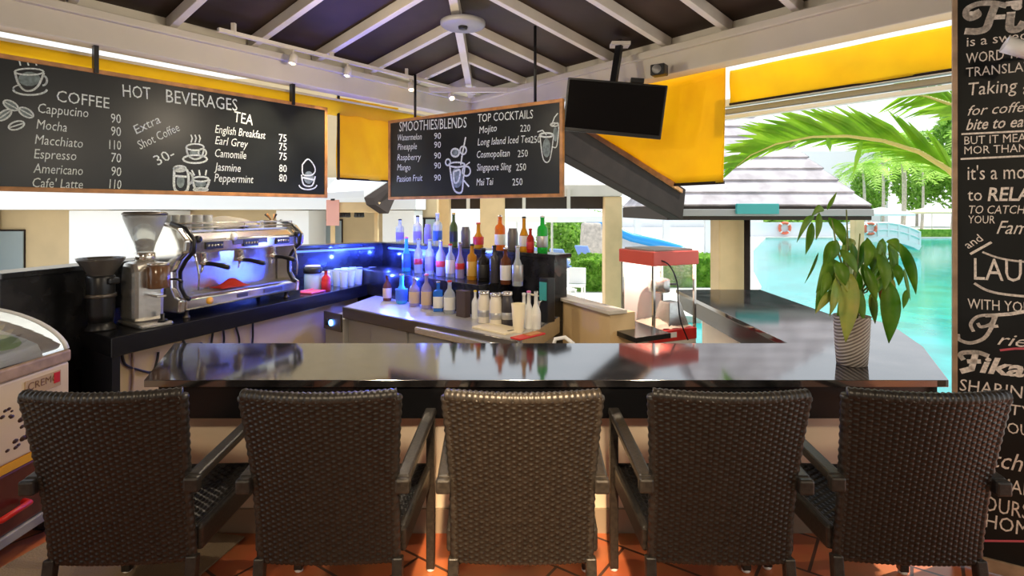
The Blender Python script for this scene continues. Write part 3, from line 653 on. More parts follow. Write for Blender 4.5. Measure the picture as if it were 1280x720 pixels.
obj('lens', B().lathe([(.035, -.01), (.035, .01), (.0, .015)], (-.035, -.05, 0), 14, M=Matrix.Rotation(PI/2, 3, 'X')), M['greyp'], t)
obj('bracket', B().box((.05, .06, -.01), (.03, .14, .03), rz=-.6), M['rafter'], t)
# ------------------------------------------------------------------ the five woven armchairs
def weave_back():
    NX, NY = 25, 62; sub = 6; nu, nv = NX*sub, NY*3
    b = B()
    def base(a, c):
        x = (a-.5)*2; hw = .229+.021*c-.008*math.sin(PI*c)
        y = -.07-.10*c**1.25-.042*(1-x*x)*(.35+.65*c)
        return V((x*hw, y, .355+.59*c))
    def front(a, c):
        X, Y = a*NX, c*NY; j = math.floor(min(Y, NY-1e-6)); fy = Y-j
        h = .0055*(.35+.65*math.sqrt(max(0, math.sin(PI*fy))))*(.25+.75*(.5+.5*math.cos(PI*(X+j))))*abs(math.cos(PI*X*1.0))**.5
        return base(a, c)+V((0, -.012-h, 0))
    b.grid(front, nu, nv)
    b.grid(lambda a, c: base(a, c)+V((0, .020, 0)), 24, 20)
    return b, base
def edge_roll(base):
    b = B()
    def rope(pts, r, tw):          # braided edging
        n = len(pts); b.tube(pts, [r*(1+.10*math.sin(i*tw)) for i in range(n)], 10)
    N = 90
    rope([base(i/N, 1.0)+V((0, .004, .004)) for i in range(N+1)], .0205, 1.9)
    for a in (0, 1): rope([base(a, 1-i/70)+V((0, .004, 0)) for i in range(71)], .0185, 1.9)
    rope([base(i/N, 0)+V((0, .004, 0)) for i in range(N+1)], .017, 1.9)
    return b
def make_chair(label, loc, rz):
    t = thing('wicker_armchair', label, 'armchair', loc, rz, 'woven armchairs along the bar')
    b, base = weave_back(); obj('backrest', b, M['wicker'], t)
    obj('back_edging', edge_roll(base), M['wrap'], t)
    def seatfn(z, d):
        return lambda a, c: V(((a-.5)*(.49+.05*c), -.06+.49*c, z+d*(.006*math.sin(PI*a*26)*math.cos(PI*(c*30))-.012*math.sin(PI*a)*math.sin(PI*c))))
    s = B(); s.grid(seatfn(.447, 1), 104, 90)
    obj('seat', s, M['wicker'], t)
    r = B()
    for sg in (-1, 1): r.beam((sg*.247, -.06, .41), (sg*.272, .43, .41), .03, .085)
    r.beam((-.272, .43, .41), (.272, .43, .41), .03, .085); r.beam((-.245, -.06, .41), (.245, -.06, .41), .03, .07)
    obj('seat_frame', r, M['wrap'], t, bevel=.01)
    for sg in (-1, 1):
        a = B(); a.beam((sg*.262, -.125, .648), (sg*.283, .43, .683), .048, .032); a.box((sg*.264, -.13, .635), (.05, .035, .05))
        obj('arm', a, M['wrap'], t, bevel=.008)
        g = obj('leg', B().beam((sg*.283, .415, .012), (sg*.283, .42, .668), .036, .036, (0, 1, 0)), M['wrap'], t, bevel=.005)
        obj('foot_glide', B().lathe([(.014, 0), (.018, .004), (.018, .014), (.012, .018)], (sg*.283, .415, 0), 12), M['white'], g)
        g = obj('leg', B().beam((sg*.240, -.125, .012), (sg*.236, -.07, .36), .036, .036, (0, 1, 0)), M['wrap'], t, bevel=.005)
        obj('foot_glide', B().lathe([(.014, 0), (.018, .004), (.018, .014), (.012, .018)], (sg*.240, -.125, 0), 12), M['white'], g)
    return t
ch = make_chair('dark woven armchair nearest the ice cream freezer, at the left end of the bar', (-1.345, 2.0, 0), .05)
for x, rz, lb in ((-.63, .01, 'second dark woven armchair from the ice cream freezer'), (.035, 0, 'brownish woven armchair in the middle of the five at the bar'), (.715, -.02, 'fourth woven armchair from the freezer, left of the one before the slogan board'), (1.365, -.06, 'shiny black woven armchair in front of the tall slogan board')):
    dup(ch, (x, 2.0, 0), rz, lb)
# ------------------------------------------------------------------ ice cream freezer and floor mat
t = thing('ice_cream_freezer', 'cream and maroon ice cream freezer with a curved glass lid at the left edge', 'freezer', (-2.62, 2.15, 0))
X1, Y1 = .40, .66
def fbox(z0, z1, gx=0): return B().prism([(-.40, -.75), (X1+gx, -.75), (X1+gx, Y1), (-.40, Y1)], z0, z1)
obj('lower_body', fbox(.13, .398), M['maroon'], t, bevel=.01)
obj('upper_body', fbox(.4365, .80), M['freezer'], t, bevel=.012)
obj('stripe', fbox(.3985, .436), M['gold'], t)
obj('base_rail', B().prism([(-.41, -.76), (X1+.012, -.76), (X1+.012, Y1+.012), (-.41, Y1+.012)], .085, .129), M['greyp'], t, bevel=.005)
for x in (-.33, .33):
    for y in (-.68, .58): obj('caster', B().tube([(x-.02, y, .0425), (x+.02, y, .0425)], .042, 14), M['black'], t)
obj('rim', fbox(.801, .862, .012), M['wood2'], t, bevel=.012)
# label plate and splash of chocolate pieces
s = B(); s.box((X1+.003, Y1-.16, .735), (.004, .20, .075)); obj('label_plate', s, mat('label_tan', (.55, .38, .20), .5), t)
cu = bpy.data.curves.new('t', 'FONT'); cu.body = 'CREMO'; ob = bpy.data.objects.new('t', cu); me = bpy.data.meshes.new_from_object(ob)
s = B(); s._add([(X1+.0062, Y1-.25+v.co.x*.052, .728+v.co.y*.048) for v in me.vertices], [tuple(f.vertices) for f in me.polygons]); obj('label_lettering', s, mat('label_brown', (.20, .09, .03), .5), t)
bpy.data.objects.remove(ob); bpy.data.curves.remove(cu); bpy.data.meshes.remove(me)
s = B(); s.box((X1+.0055, Y1-.085, .742), (.004, .035, .05)); obj('label_badge', s, M['red'], t)
rnd = random.Random(4); M['choc'] = mat('chocolate', (.05, .018, .008), .4)
for k in range(26):
    a = rnd.uniform(0, 2*PI); r = rnd.uniform(.085, .15); y, z = .28+r*1.1*math.cos(a), .575+r*.85*math.sin(a); q = rnd.uniform(.007, .02)
    obj('chocolate_print', B().ball((X1, y, z), q, 6, (.22, 1.2, .7)), M['choc'], t)
def arc(a): return V((.395-.55*a**1.6, 0, .862+.21*math.sin(a*PI/2)))
g = B(); g.grid(lambda a, c: V((arc(a).x, -.74+1.385*c, arc(a).z)), 12, 2)
obj('glass_lid', g, M['glass'], t, thick=.006)
fr = B()
for y in (-.735, .645): fr.tube([(arc(k/12).x, y, arc(k/12).z) for k in range(13)], .014, 8)
fr.beam((arc(1).x, -.75, arc(1).z), (arc(1).x, .66, arc(1).z), .04, .03)
obj('lid_frame', fr, M['offwhite'], t)
g = B(); g.poly([V((arc(k/12).x, .645, arc(k/12).z)) for k in range(13)]+[V((-.155, .645, .862))]); obj('end_pane', g, M['glass'], t, thick=.005)
obj('top_deck', B().prism([(-.40, -.75), (-.16, -.75), (-.16, .66), (-.40, .66)], .8625, 1.085), M['offwhite'], t, bevel=.01)
tubs = [((.75, .35, .30), 'pink'), ((.80, .72, .50), 'cream'), ((.22, .10, .05), 'brown'), ((.45, .60, .30), 'green')]
for k, (c, nm) in enumerate(tubs):
    tb = thing('ice_cream_tub', '%s ice cream tub under the curved glass lid of the freezer' % nm, 'tub', (-2.42, 1.75+.27*k, .8632), group='ice cream tubs')
    obj('container', B().box((0, 0, .02), (.26, .24, .04)), M['white'], tb, bevel=.006); obj('ice_cream', B().ball((0, 0, .038), .10, 14, (1.1, 1.0, .3)), mat('ice_cream_'+nm, c, .7, bump=.4, nscale=30), tb)
obj('handle', B().tube([(X1+.012, .22, .235), (X1+.05, .23, .235), (X1+.05, .37, .24), (X1+.012, .38, .24)], .014), M['red'], t)
t = thing('floor_mat', 'worn beige floor mat between the freezer and the first armchair', 'mat', (-1.85, 2.55, 0), -.2)
obj('pile', B().prism([(-.33, -.30), (.55, -.30), (.55, .22), (-.33, .22)], .001, .010), M['mat_'], t, bevel=.003)
# ------------------------------------------------------------------ potted plant on the counter
PX, PY = 1.675, 2.76
t = thing('potted_plant', 'leafy green pepper-like plant in a woven grey pot on the counter end', 'potted plant', (PX, PY, CT))
t['label'] = 'drooping green plant in a woven grey pot standing on the counter'
obj('pot', B().lathe([(.060, 0), (.068, .004), (.075, .10), (.081, .235), (.084, .24), (.076, .24), (.070, .19)], n=28), M['pot'], t)
obj('soil', B().lathe([(.071, .19), (.074, .205), (.04, .215), (.001, .218)], n=20), M['soil'], t)
pxl = lambda u, v, dy=0: at(u, v, PY+dy)-V((PX, PY, CT))
stems = B()
tips = [(1040, 275), (1058, 262), (1075, 292), (1100, 312), (1052, 330), (1112, 320), (1068, 335), (1090, 345)]
for i, (u, v) in enumerate(tips):
    p = pxl(u, v, (-.05, .04, -.02, .06, -.06, .0, -.07, .03)[i]); r = V((.02*math.cos(i*2.1), .02*math.sin(i*2.1), .205))
    stems.tube([r, r*.5+p*.3+V((0, 0, .10)), p*.75+V((0, 0, .03)), p], [.006, .005, .004, .003], 6)
obj('stem', stems, M['stem'], t)
def leaf(p0, p1, wd, arch, m, twist=0):
    b = B(); p0, p1 = V(p0), V(p1); d = p1-p0; L = d.length; sd = d.normalized().cross(V((0, -1, .15))).normalized()
    sd = (sd+V((0, twist, 0))).normalized(); N = 9; vv = []; fs = []
    up = V((0, -.25, 1)) if abs(d.normalized().z) < .8 else V((0, -1, .2))
    for i in range(N+1):
        s = i/N; c = p0+d*s+up*(arch*math.sin(PI*s)); w_ = wd*max(.02, math.sin(PI*min(1, s**.75*.98+.02)))**.9
        vv += [c-sd*w_, c+V((0, .12*w_, -.0))+sd*0+V((0, 0, -.25*w_)), c+sd*w_]
    for i in range(N):
        for k in (0, 1): a = i*3+k; fs.append((a, a+1, a+4, a+3))
    b._add(vv, fs, True); obj('leaf', b, M[m], t, thick=.0012)
LV = [((1017, 270), (996, 303), .016, .03, 'leaf'), ((1015, 278), (1007, 318), .018, .01, 'leaf'), ((1024, 266), (1020, 300), .016, .01, 'leaf'), ((1036, 272), (1056, 308), .026, .03, 'leaf'),
      ((1034, 262), (1046, 240), .010, 0, 'leaf'), ((1030, 262), (1014, 271), .018, .02, 'leaf'), ((1023, 316), (1006, 354), .009, .01, 'leaf'), ((1040, 318), (1020, 366), .026, .02, 'leaf'), ((1050, 312), (1072, 342), .026, .02, 'leaf'),
      ((1083, 300), (1066, 345), .026, .01, 'leaf'), ((1052, 330), (1036, 372), .026, .01, 'leaf'), ((1044, 362), (1019, 392), .018, .01, 'leaf_old'), ((1064, 342), (1057, 428), .040, .0, 'leaf_old'), ((1072, 360), (1080, 402), .024, .0, 'leaf'),
      ((1086, 352), (1103, 306), .026, .02, 'leaf'), ((1102, 302), (1092, 330), .022, .01, 'leaf'), ((1110, 300), (1124, 316), .022, .02, 'leaf'), ((1125, 304), (1145, 368), .024, .02, 'leaf'), ((1098, 322), (1122, 350), .014, .02, 'leaf'),
      ((1112, 352), (1111, 429), .040, .01, 'leaf'), ((1104, 356), (1102, 380), .017, .0, 'leaf_red'), ((1130, 336), (1138, 376), .013, .0, 'leaf'), ((1134, 362), (1129, 386), .013, .0, 'leaf'), ((1060, 352), (1046, 398), .022, .01, 'leaf'),
      ((1078, 330), (1092, 372), .030, .01, 'leaf'), ((1056, 318), (1062, 362), .030, .01, 'leaf_old'), ((1090, 365), (1094, 405), .018, 0, 'leaf_old'), ((1046, 300), (1034, 330), .022, .02, 'leaf'), ((1068, 300), (1050, 322), .024, .02, 'leaf_old'), ((1118, 326), (1106, 352), .024, .01, 'leaf'), ((1036, 340), (1026, 372), .02, .01, 'leaf'), ((1072, 338), (1064, 395), .03, .0, 'leaf')]
rl = random.Random(21)
for k in range(26):
    u, v = rl.uniform(1030, 1118), rl.uniform(295, 355); LV.append(((u, v), (u+rl.uniform(-16, 18), v+rl.uniform(30, 55)), rl.uniform(.018, .028), rl.uniform(0, .03), rl.choice(('leaf', 'leaf', 'leaf', 'leaf', 'leaf_old'))))
rnd = random.Random(3)
for i, (a, c, w_, ar, m) in enumerate(LV):
    dy = -.085+.17*((i*7) % 11)/10
    if m == 'leaf_old' and w_ > .035: dy = -.10
    leaf(pxl(*a, dy), pxl(*c, dy-.03), w_*1.12, ar, m, rnd.uniform(-.5, .5))
# ------------------------------------------------------------------ espresso machine and grinders
SN = V((-SD.y, SD.x, 0))
em = thing('espresso_machine', 'large chrome three-group espresso machine on the black worktop', 'espresso machine', (-2.265, 3.837, WT), SRZ)
EL, ED = 1.14, .40
def yz(poly, x0, x1):      # profile in depth and height, extruded along the length
    return B().prism(poly, x0, x1, M=Matrix(((0, 0, 1), (1, 0, 0), (0, 1, 0))))
for x, y in ((.08, .05), (1.06, .05), (.08, .36), (1.06, .36)): obj('foot', B().lathe([(.024, 0), (.024, .012), (.016, .02), (.016, .06)], (x, y, 0), 14), M['steeldark'], em)
obj('drip_base', yz([(.0, .06), (ED, .06), (ED, .15), (.015, .15), (-.01, .135), (-.01, .075)], .03, EL-.03), M['chrome'], em, bevel=.006)
g = B()
for k in range(34): g.box((.07+k*.0303, .10, .153), (.008, .17, .006))
g.box((EL/2, .02, .153), (1.04, .01, .007)); g.box((EL/2, .18, .153), (1.04, .01, .007))
obj('drip_grille', g, M['steel'], em)
prof = [(.0, .05), (ED, .05), (ED+.02, .56), (.33, .645), (.16, .665), (.02, .63), (-.06, .55), (-.05, .47), (.02, .41), (.075, .33), (.07, .22), (.03, .16), (-.012, .14)]
for x in (-.02, EL-.03):
    obj('side_panel', yz(prof, x, x+.05), M['chrome'], em, bevel=.012)
dk = [(y*1.0-.012, z) for y, z in prof[5:]]; 
for x in (.031, EL-.055):
    b = B(); P = [V((x+.012, y-.012, z)) for y, z in prof[4:]]; b.tube(P, .014, 8); obj('side_trim', b, M['black'], em)
obj('rear_body', yz([(.20, .151), (ED, .151), (ED, .56), (.20, .50)], .04, EL-.04), M['steel'], em, bevel=.006)
obj('group_housing', yz([(-.035, .455), (.20, .44), (ED, .56), (.32, .60), (.02, .60), (-.04, .545)], .035, EL-.035), M['chrome'], em, bevel=.012)
obj('brand_plate', B().box((EL/2, -.042, .52), (.34, .008, .04)), M['steeldark'], em, bevel=.004)
for k in range(3):
    x = .23+.34*k
    gh = obj('group_head', B().lathe([(.034, .455), (.040, .44), (.040, .40), (.046, .395), (.046, .365), (.03, .36)], (x, .07, 0), 18), M['chrome'], em)
    h = B(); h.tube([(x, .07, .372), (x+.012, -.03, .366), (x+.022, -.10, .355), (x+.026, -.15, .345)], [.018, .015, .019, .016], 10); obj('portafilter_handle', h, M['black'], gh)
    obj('spout', B().tube([(x, .07, .36), (x, .07, .335), (x-.02, .06, .31)], [.012, .011, .008], 8), M['chrome'], gh)
    kp = obj('button_pad', B().box((x, -.044, .505), (.15, .012, .05)), M['black'], em, bevel=.003)
    for j in range(5): obj('button', B().lathe([(.009, 0), (.009, .006), (.0, .008)], (x-.056+.028*j, -.05, .505), 10, M=Matrix.Rotation(PI/2, 3, 'X')), M['chrome'], kp)
for x in (.075, EL-.085):
    obj('steam_wand', B().tube([(x, -.02, .46), (x, -.05, .42), (x+.01, -.065, .30), (x+.015, -.05, .20)], [.010, .008, .007, .006], 8), M['chrome'], em)
    obj('steam_knob', B().lathe([(.012, 0), (.026, .01), (.026, .03), (.018, .04)], (x, -.045, .555), 14, M=Matrix.Rotation(PI/2, 3, 'X')), M['black'], em)
obj('water_gauge', B().lathe([(.030, 0), (.030, .012), (.0, .014)], (.40, -.042, .56), 18, M=Matrix.Rotation(PI/2, 3, 'X')), M['white'], em)
obj('tray_front_badge', B().lathe([(.026, 0), (.026, .008), (.0, .01)], (.22, -.010, .105), 16, M=Matrix.Rotation(PI/2, 3, 'X')), M['gold'], em)
for x, wd in ((.52, .10), (.84, .20)): obj('tray_nameplate', B().box((x, -.012, .105), (wd, .006, .03)), M['steeldark'], em)
tp = B(); tp.box((EL/2, .20, .607), (EL-.10, .34, .012)); obj('cup_tray', tp, M['steel'], em)
r = B()
for z in (.635, .665): r.tube([(.05, .36, z), (.05, .02, z), (EL-.05, .02, z), (EL-.05, .36, z)], .006, 8)
for x, y in ((.05, .02), (.05, .36), (EL/2, .02), (EL-.05, .02), (EL-.05, .36)): r.tube([(x, y, .607), (x, y, .668)], .005, 8)
obj('cup_rail', r, M['chrome'], em)
def onm(x, y, z): return V((-2.265, 3.837, WT))+SD*x+SN*y+V((0, 0, z))
b = B()
def rc(a, c):
    x, y = (a-.5), (c-.5); return V((x*.24, y*.15, .012+.030*math.sin(a*9+c*4)*math.sin(PI*a)*math.sin(PI*c)+.034*math.sin(PI*a)*math.sin(PI*c)))
b.grid(rc, 26, 16); tag(obj('cloth', b, M['redcloth'], loc=onm(.50, .095, .157), rz=SRZ-.1, thick=.006), 'crumpled red cloth lying on the drip tray of the espresso machine', 'cloth')
b = B(); b.grid(lambda a, c: V(((a-.5)*.46, (c-.5)*.26, .004+.085*max(0, math.sin(PI*a))**.5*max(0, math.sin(PI*c))**.6+.008*math.sin(a*13+c*6))), 26, 16)
tag(obj('cover_cloth', b, mat('grey_cloth', (.30, .28, .25), .8), loc=onm(.57, .20, .616), rz=SRZ, thick=.005), 'grey cloth heaped over the cups on top of the espresso machine', 'cloth')
def glass_prof(r0, r1, h, th=.003): return [(r0*.98, 0), (r1, h), (r1-th, h), (r0-th, .006), (.001, .006)]
def tumbler(name, label, loc, r0, r1, h, m, cat='glass', group=None, n=16):
    t = obj(name, B().lathe(glass_prof(r0, r1, h), n=n, closed=False), m, loc=loc); return tag(t, label, cat, group)
M['cup_glass'] = mat('cup_glass', (.90, .93, .92), .05, trans=.75, ior=1.35)
for k, (x, y, nm) in enumerate(((.09, .07, 'nearest the front corner'), (.18, .06, 'second along the front'), (.275, .07, 'beside the grey cloth at the front'), (.10, .17, 'in the middle behind the corner glass'), (.20, .17, 'in the middle of the back pair'), (.13, .27, 'at the back of the machine top'))):
    t = tumbler('drinking_glass', 'upturned clear glass on top of the espresso machine, '+nm, onm(x, y, .614), .040, .032, .11, M['cup_glass'], group='glasses on the espresso machine')
t = thing('utensil_pot', 'dark pot of spoons at the far end on top of the espresso machine', 'pot', onm(1.0, .17, .614), SRZ)
obj('pot', B().lathe(glass_prof(.05, .055, .06), n=16, closed=False), M['steeldark'], t)
for k in range(4): obj('spoon', B().tube([(0, 0, .01), (.02*math.cos(k*1.7)+.02, .02*math.sin(k*1.7), .07), (.05*math.cos(k*1.7), .05*math.sin(k*1.7), .11)], [.004, .004, .010], 8), M['black'] if k % 2 else M['wood'], t)
# silver grinder
g = thing('coffee_grinder', 'silver coffee grinder with a tall clear bean hopper left of the espresso machine', 'coffee grinder', (-2.415, 3.70, WT), SRZ-.25)
obj('base', B().box((0, .02, .015), (.20, .34, .03)), M['steel'], g, bevel=.012)
obj('body', yz([(-.07, .03), (.16, .03), (.13, .36), (.10, .42), (-.04, .42), (-.075, .36)], -.105, .085), M['steel'], g, bevel=.03)
obj('doser', B().lathe([(.065, .25), (.068, .26), (.068, .39), (.060, .40)], (.02, -.12, 0), 20), mat('doser_bronze', (.16, .08, .04), .15, coat=.5), g)
obj('doser_lid', B().lathe([(.068, .401), (.066, .412), (.02, .418)], (.02, -.12, 0), 20), M['chrome'], g)
obj('doser_lever', B().tube([(.085, -.13, .30), (.12, -.15, .30), (.14, -.18, .28)], [.007, .007, .012], 8), M['black'], g)
obj('fork', B().box((.02, -.12, .20), (.06, .09, .016)), M['chrome'], g, bevel=.004)
obj('tamper', B().lathe([(.028, .0), (.028, .015), (.010, .02), (.014, .05)], (.04, -.13, .03), 14), M['black'], g)
obj('collar', B().lathe([(.055, .42), (.060, .44), (.060, .475), (.050, .48)], (0, .02, 0), 22), M['chrome'], g)
hp = obj('hopper', B().lathe([(.048, .48), (.060, .53), (.125, .705), (.125, .725), (.121, .725), (.056, .535), (.044, .485)], (0, .02, 0), 26, closed=False), M['cup_glass'], g)
obj('beans', B().lathe([(.043, .486), (.053, .533), (.060, .55), (.03, .562), (.001, .558)], (0, .02, 0), 22), mat('coffee_beans', (.10, .05, .025), .5, bump=.8, nscale=70), hp)
obj('hopper_lid', B().lathe([(.130, .7255), (.132, .735), (.118, .745), (.02, .748)], (0, .02, 0), 26), M['steeldark'], g)
# black grinder
g = thing('black_grinder', 'squat black coffee grinder with a flared smoked hopper at the worktop end', 'coffee grinder', (-2.605, 3.55, WT), SRZ)
obj('base', B().lathe([(.085, 0), (.085, .012), (.070, .03), (.066, .05)], n=24), M['black'], g)
obj('body', B().lathe([(.066, .05), (.074, .10), (.076, .25), (.078, .33), (.070, .345)], n=24), M['black'], g)
obj('ring', B().lathe([(.080, .205), (.084, .21), (.084, .225), (.080, .23)], n=24), M['steeldark'], g)
obj('hopper', B().lathe([(.072, .345), (.076, .36), (.128, .44), (.132, .455), (.126, .455), (.070, .365), (.001, .365)], n=24, closed=False), mat('smoked_plastic', (.07, .065, .06), .15), g)
obj('spout', B().box((.02, -.075, .31), (.07, .05, .04)), M['black'], g, bevel=.01)
p = atz(138, 404, WT); tumbler('shot_glass', 'tiny clear shot glass at the worktop end between the two grinders', p, .020, .026, .05, M['cup_glass'])
# things along the far half of the espresso worktop
M['led'] = mat('blue_led', (.05, .1, 1), .4, emit=(.06, .16, 1), estr=2.2)
def far(s, d): p = S0+SD*s+SN*d; return V((p.x, p.y, WT))
t = thing('coffee_canister', 'glass canister with a thick black lid beyond the espresso machine', 'canister', far(2.06, .24))
obj('jar', B().lathe([(.075, 0), (.08, .01), (.08, .15), (.07, .165)], n=20), mat('pale_blue_jar', (.45, .65, .85), .15), t); obj('lid', B().lathe([(.084, .166), (.086, .175), (.086, .21), (.07, .222)], n=20), M['black'], t); obj('rim', B().lathe([(.07, .223), (.07, .236), (.01, .238)], n=20), M['white'], t)
t = thing('pink_tray', 'shallow pink plastic tray in front of the red bottle on the worktop', 'tray', far(1.93, .13), SRZ)
obj('tray', B().box((0, 0, .008), (.20, .13, .016)), mat('pink_plastic', (.78, .10, .22), .4), t, bevel=.006); obj('rim', B().box((0, .06, .022), (.20, .012, .012)), mat('pink_plastic_rim', (.85, .2, .3), .4), t, bevel=.003)
def bottle(label, loc, h, r, body, lab=None, cap=None, kind='round', group=None, lw=(.15, .45), n=16, name='bottle', cat='bottle', rz=0):
    P = {'round': [(.94, 0), (1, .02), (1, .56), (.9, .63), (.38, .76), (.34, .93), (.40, .935), (.40, .96)],
         'spirit': [(.94, 0), (1, .02), (1, .62), (.85, .70), (.42, .75), (.36, .93), (.42, .935), (.42, .96)],
         'slim': [(.94, 0), (1, .02), (1, .45), (.75, .56), (.42, .68), (.36, .93), (.42, .935), (.42, .96)],
         'bulb': [(.7, 0), (.95, .04), (1, .25), (.85, .45), (.40, .62), (.34, .92), (.40, .93), (.40, .96)],
         'square': [(.98, 0), (1, .015), (1, .66), (.9, .70), (.36, .74), (.34, .93), (.40, .935), (.40, .96)],
         'jar': [(.92, 0), (1, .03), (1, .70), (.85, .80), (.80, .84), (.80, .90)]}[kind]
    t = thing(name, label, cat, loc, rz, group)
    n2 = 4 if kind == 'square' else n; Mr = Matrix.Rotation(PI/4, 3, 'Z') if n2 == 4 else None; k = 1.25 if n2 == 4 else 1
    obj('glass_body', B().lathe([(a*r*k, z*h) for a, z in P], n=n2, M=Mr), body, t, bevel=.004 if n2 == 4 else 0)
    if lab:
        rr = (r+.0012)*k; obj('label', B().lathe([(rr*.985, lw[0]*h), (rr, (lw[0]+.005)*h), (rr, lw[1]*h), (rr*.985, (lw[1]+.005)*h)], n=n2, M=Mr), lab, t)
    if cap:
        c0 = .40*r if kind != 'jar' else .84*r; z0 = .962 if kind != 'jar' else .902
        obj('cap', B().lathe([(c0+.001, z0*h), (c0+.002, (z0+.01)*h), (c0+.002, h*1.0), (c0*.7, h*1.015)], n=12), cap, t)
    return t
def gl(name, c, tr=.35, r=.08): return mat(name, c, r, trans=tr, ior=1.35)
GB = {'clear': gl('bottle_clear', (.80, .86, .88), .6), 'green': gl('bottle_green', (.03, .55, .06)), 'blue': gl('bottle_blue', (.04, .22, .80)), 'cyan': gl('bottle_cyan', (.10, .60, .85)), 'amber': gl('bottle_amber', (.75, .33, .02)), 'orange': gl('bottle_orange', (.90, .20, .02)),
      'dark': gl('bottle_dark', (.02, .018, .016), .2), 'brown': gl('bottle_brown', (.16, .05, .02), .2), 'redb': gl('bottle_red', (.55, .03, .02)), 'lilac': gl('bottle_lilac', (.45, .40, .70), .3), 'olive': gl('bottle_olive', (.10, .14, .03), .2), 'pink': gl('bottle_pink', (.85, .25, .45), .3), 'cream': mat('bottle_cream', (.78, .72, .60), .3), 'white': mat('bottle_white', (.80, .80, .76), .35), 'grey': mat('tin_grey', (.17, .16, .16), .4, metal=.4), 'char': mat('bottle_charcoal', (.045, .04, .045), .3)}
LB = {'white': mat('label_white', (.80, .79, .75), .6), 'violet': mat('label_violet', (.28, .20, .55), .6), 'black': mat('label_black', (.02, .02, .02), .5), 'red': mat('label_red', (.60, .03, .03), .5), 'gold': mat('label_gold', (.70, .42, .08), .4), 'tan': mat('label_sand', (.62, .45, .26), .6), 'blue': mat('label_blue', (.05, .15, .55), .5), 'silver': mat('label_silver', (.5, .5, .5), .35, metal=.6)}
CP = {'white': M['white'], 'black': M['black'], 'red': M['red'], 'gold': mat('cap_gold', (.65, .42, .08), .3, metal=.8), 'silver': M['chrome'], 'pink': mat('cap_pink', (.85, .2, .45), .4), 'yellow': mat('cap_yellow', (.85, .65, .03), .4)}
p = far(2.10, .12); bottle('small red sauce bottle with a black top on the blue-lit worktop', p, .19, .042, M['red'], LB['red'], CP['black'], 'round')
p = far(2.22, .22); bottle('stubby jar of pale sweets behind the red sauce bottle', p, .16, .05, GB['cream'], LB['white'], CP['white'], 'jar', cat='jar', name='jar')
M['bluecup'] = mat('blue_lit_glass', (.72, .84, .92), .08, trans=.45, ior=1.3)
k = 0
for row, dd in ((0, .10), (1, .22), (2, .34)):
    for i in range(5 if row < 2 else 4):
        s = 2.34+.125*i+.05*row; p = far(s, dd)
        if s > 2.85: continue
        tumbler('tumbler', '%s tumbler from the espresso machine in the %s row on the blue-lit worktop' % (('first', 'second', 'third', 'fourth', 'fifth')[i], ('front', 'middle', 'back')[row]), p, .034, .042, .15, M['bluecup'], group='tumblers on the blue-lit worktop')
        k += 1
# blue light strip under the ledge
def strip(a, c, label):
    a, c = V((*a, 0)), V((*c, 0)); d = (c-a).normalized(); n = V((-d.y, d.x, 0))
    t = thing('light_strip', label, 'light strip', (a.x, a.y, 1.145), group='blue light strips')
    obj('strip', B().beam(d*.15-n*.02, (c-a)-d*.12-n*.02, .014, .012), M['led'], t)
    obj('holder', B().beam(d*.15-n*.0085, (c-a)-d*.12-n*.0085, .008, .024), M['greyp'], t)
    L = (c-a).length
    return t
strip((-2.44, 5.30), W2, 'blue light strip under the ledge behind the tumblers')
mid = V((*W2, 0)).lerp(V((*W3, 0)), .42)
strip(W2, (mid.x, mid.y), 'blue light strip under the ledge behind the left-hand bottles')
lamp('blue_glow', 'POINT', (-1.80, 5.85, 1.06), 9, (.08, .16, 1), shadow_soft_size=0)
lamp('blue_glow', 'POINT', (-1.20, 5.62, 1.10), 12, (.08, .16, 1), shadow_soft_size=0)
lamp('blue_glow', 'POINT', (-.80, 5.05, 1.16), 10, (.10, .18, 1), shadow_soft_size=0)
for s_ in (.30, .75, 1.15):
    q = V((*W2, 0))+BD*s_-BN*.45; lamp('blue_glow', 'POINT', (q.x, q.y, .92), 9, (.03, .07, 1), shadow_soft_size=0)
for s_ in (.22, .62, 1.0):
    q = V((*W2, 0))+BD*s_-BN*.07; lamp('blue_glow', 'POINT', (q.x, q.y, 1.08), 7, (.03, .07, 1), shadow_soft_size=0)
lamp('blue_glow', 'SPOT', (-1.05, 5.55, 1.12), 30, (.05, .12, 1), aim=(-1.35, 5.35, .65), spot_size=1.5, spot_blend=.7, shadow_soft_size=0)
lamp('blue_uplight', 'SPOT', (-1.70, 5.60, 1.28), 60, (.12, .14, 1), aim=(-1.15, 4.6, 3.1), spot_size=.62, spot_blend=.9, shadow_soft_size=0)
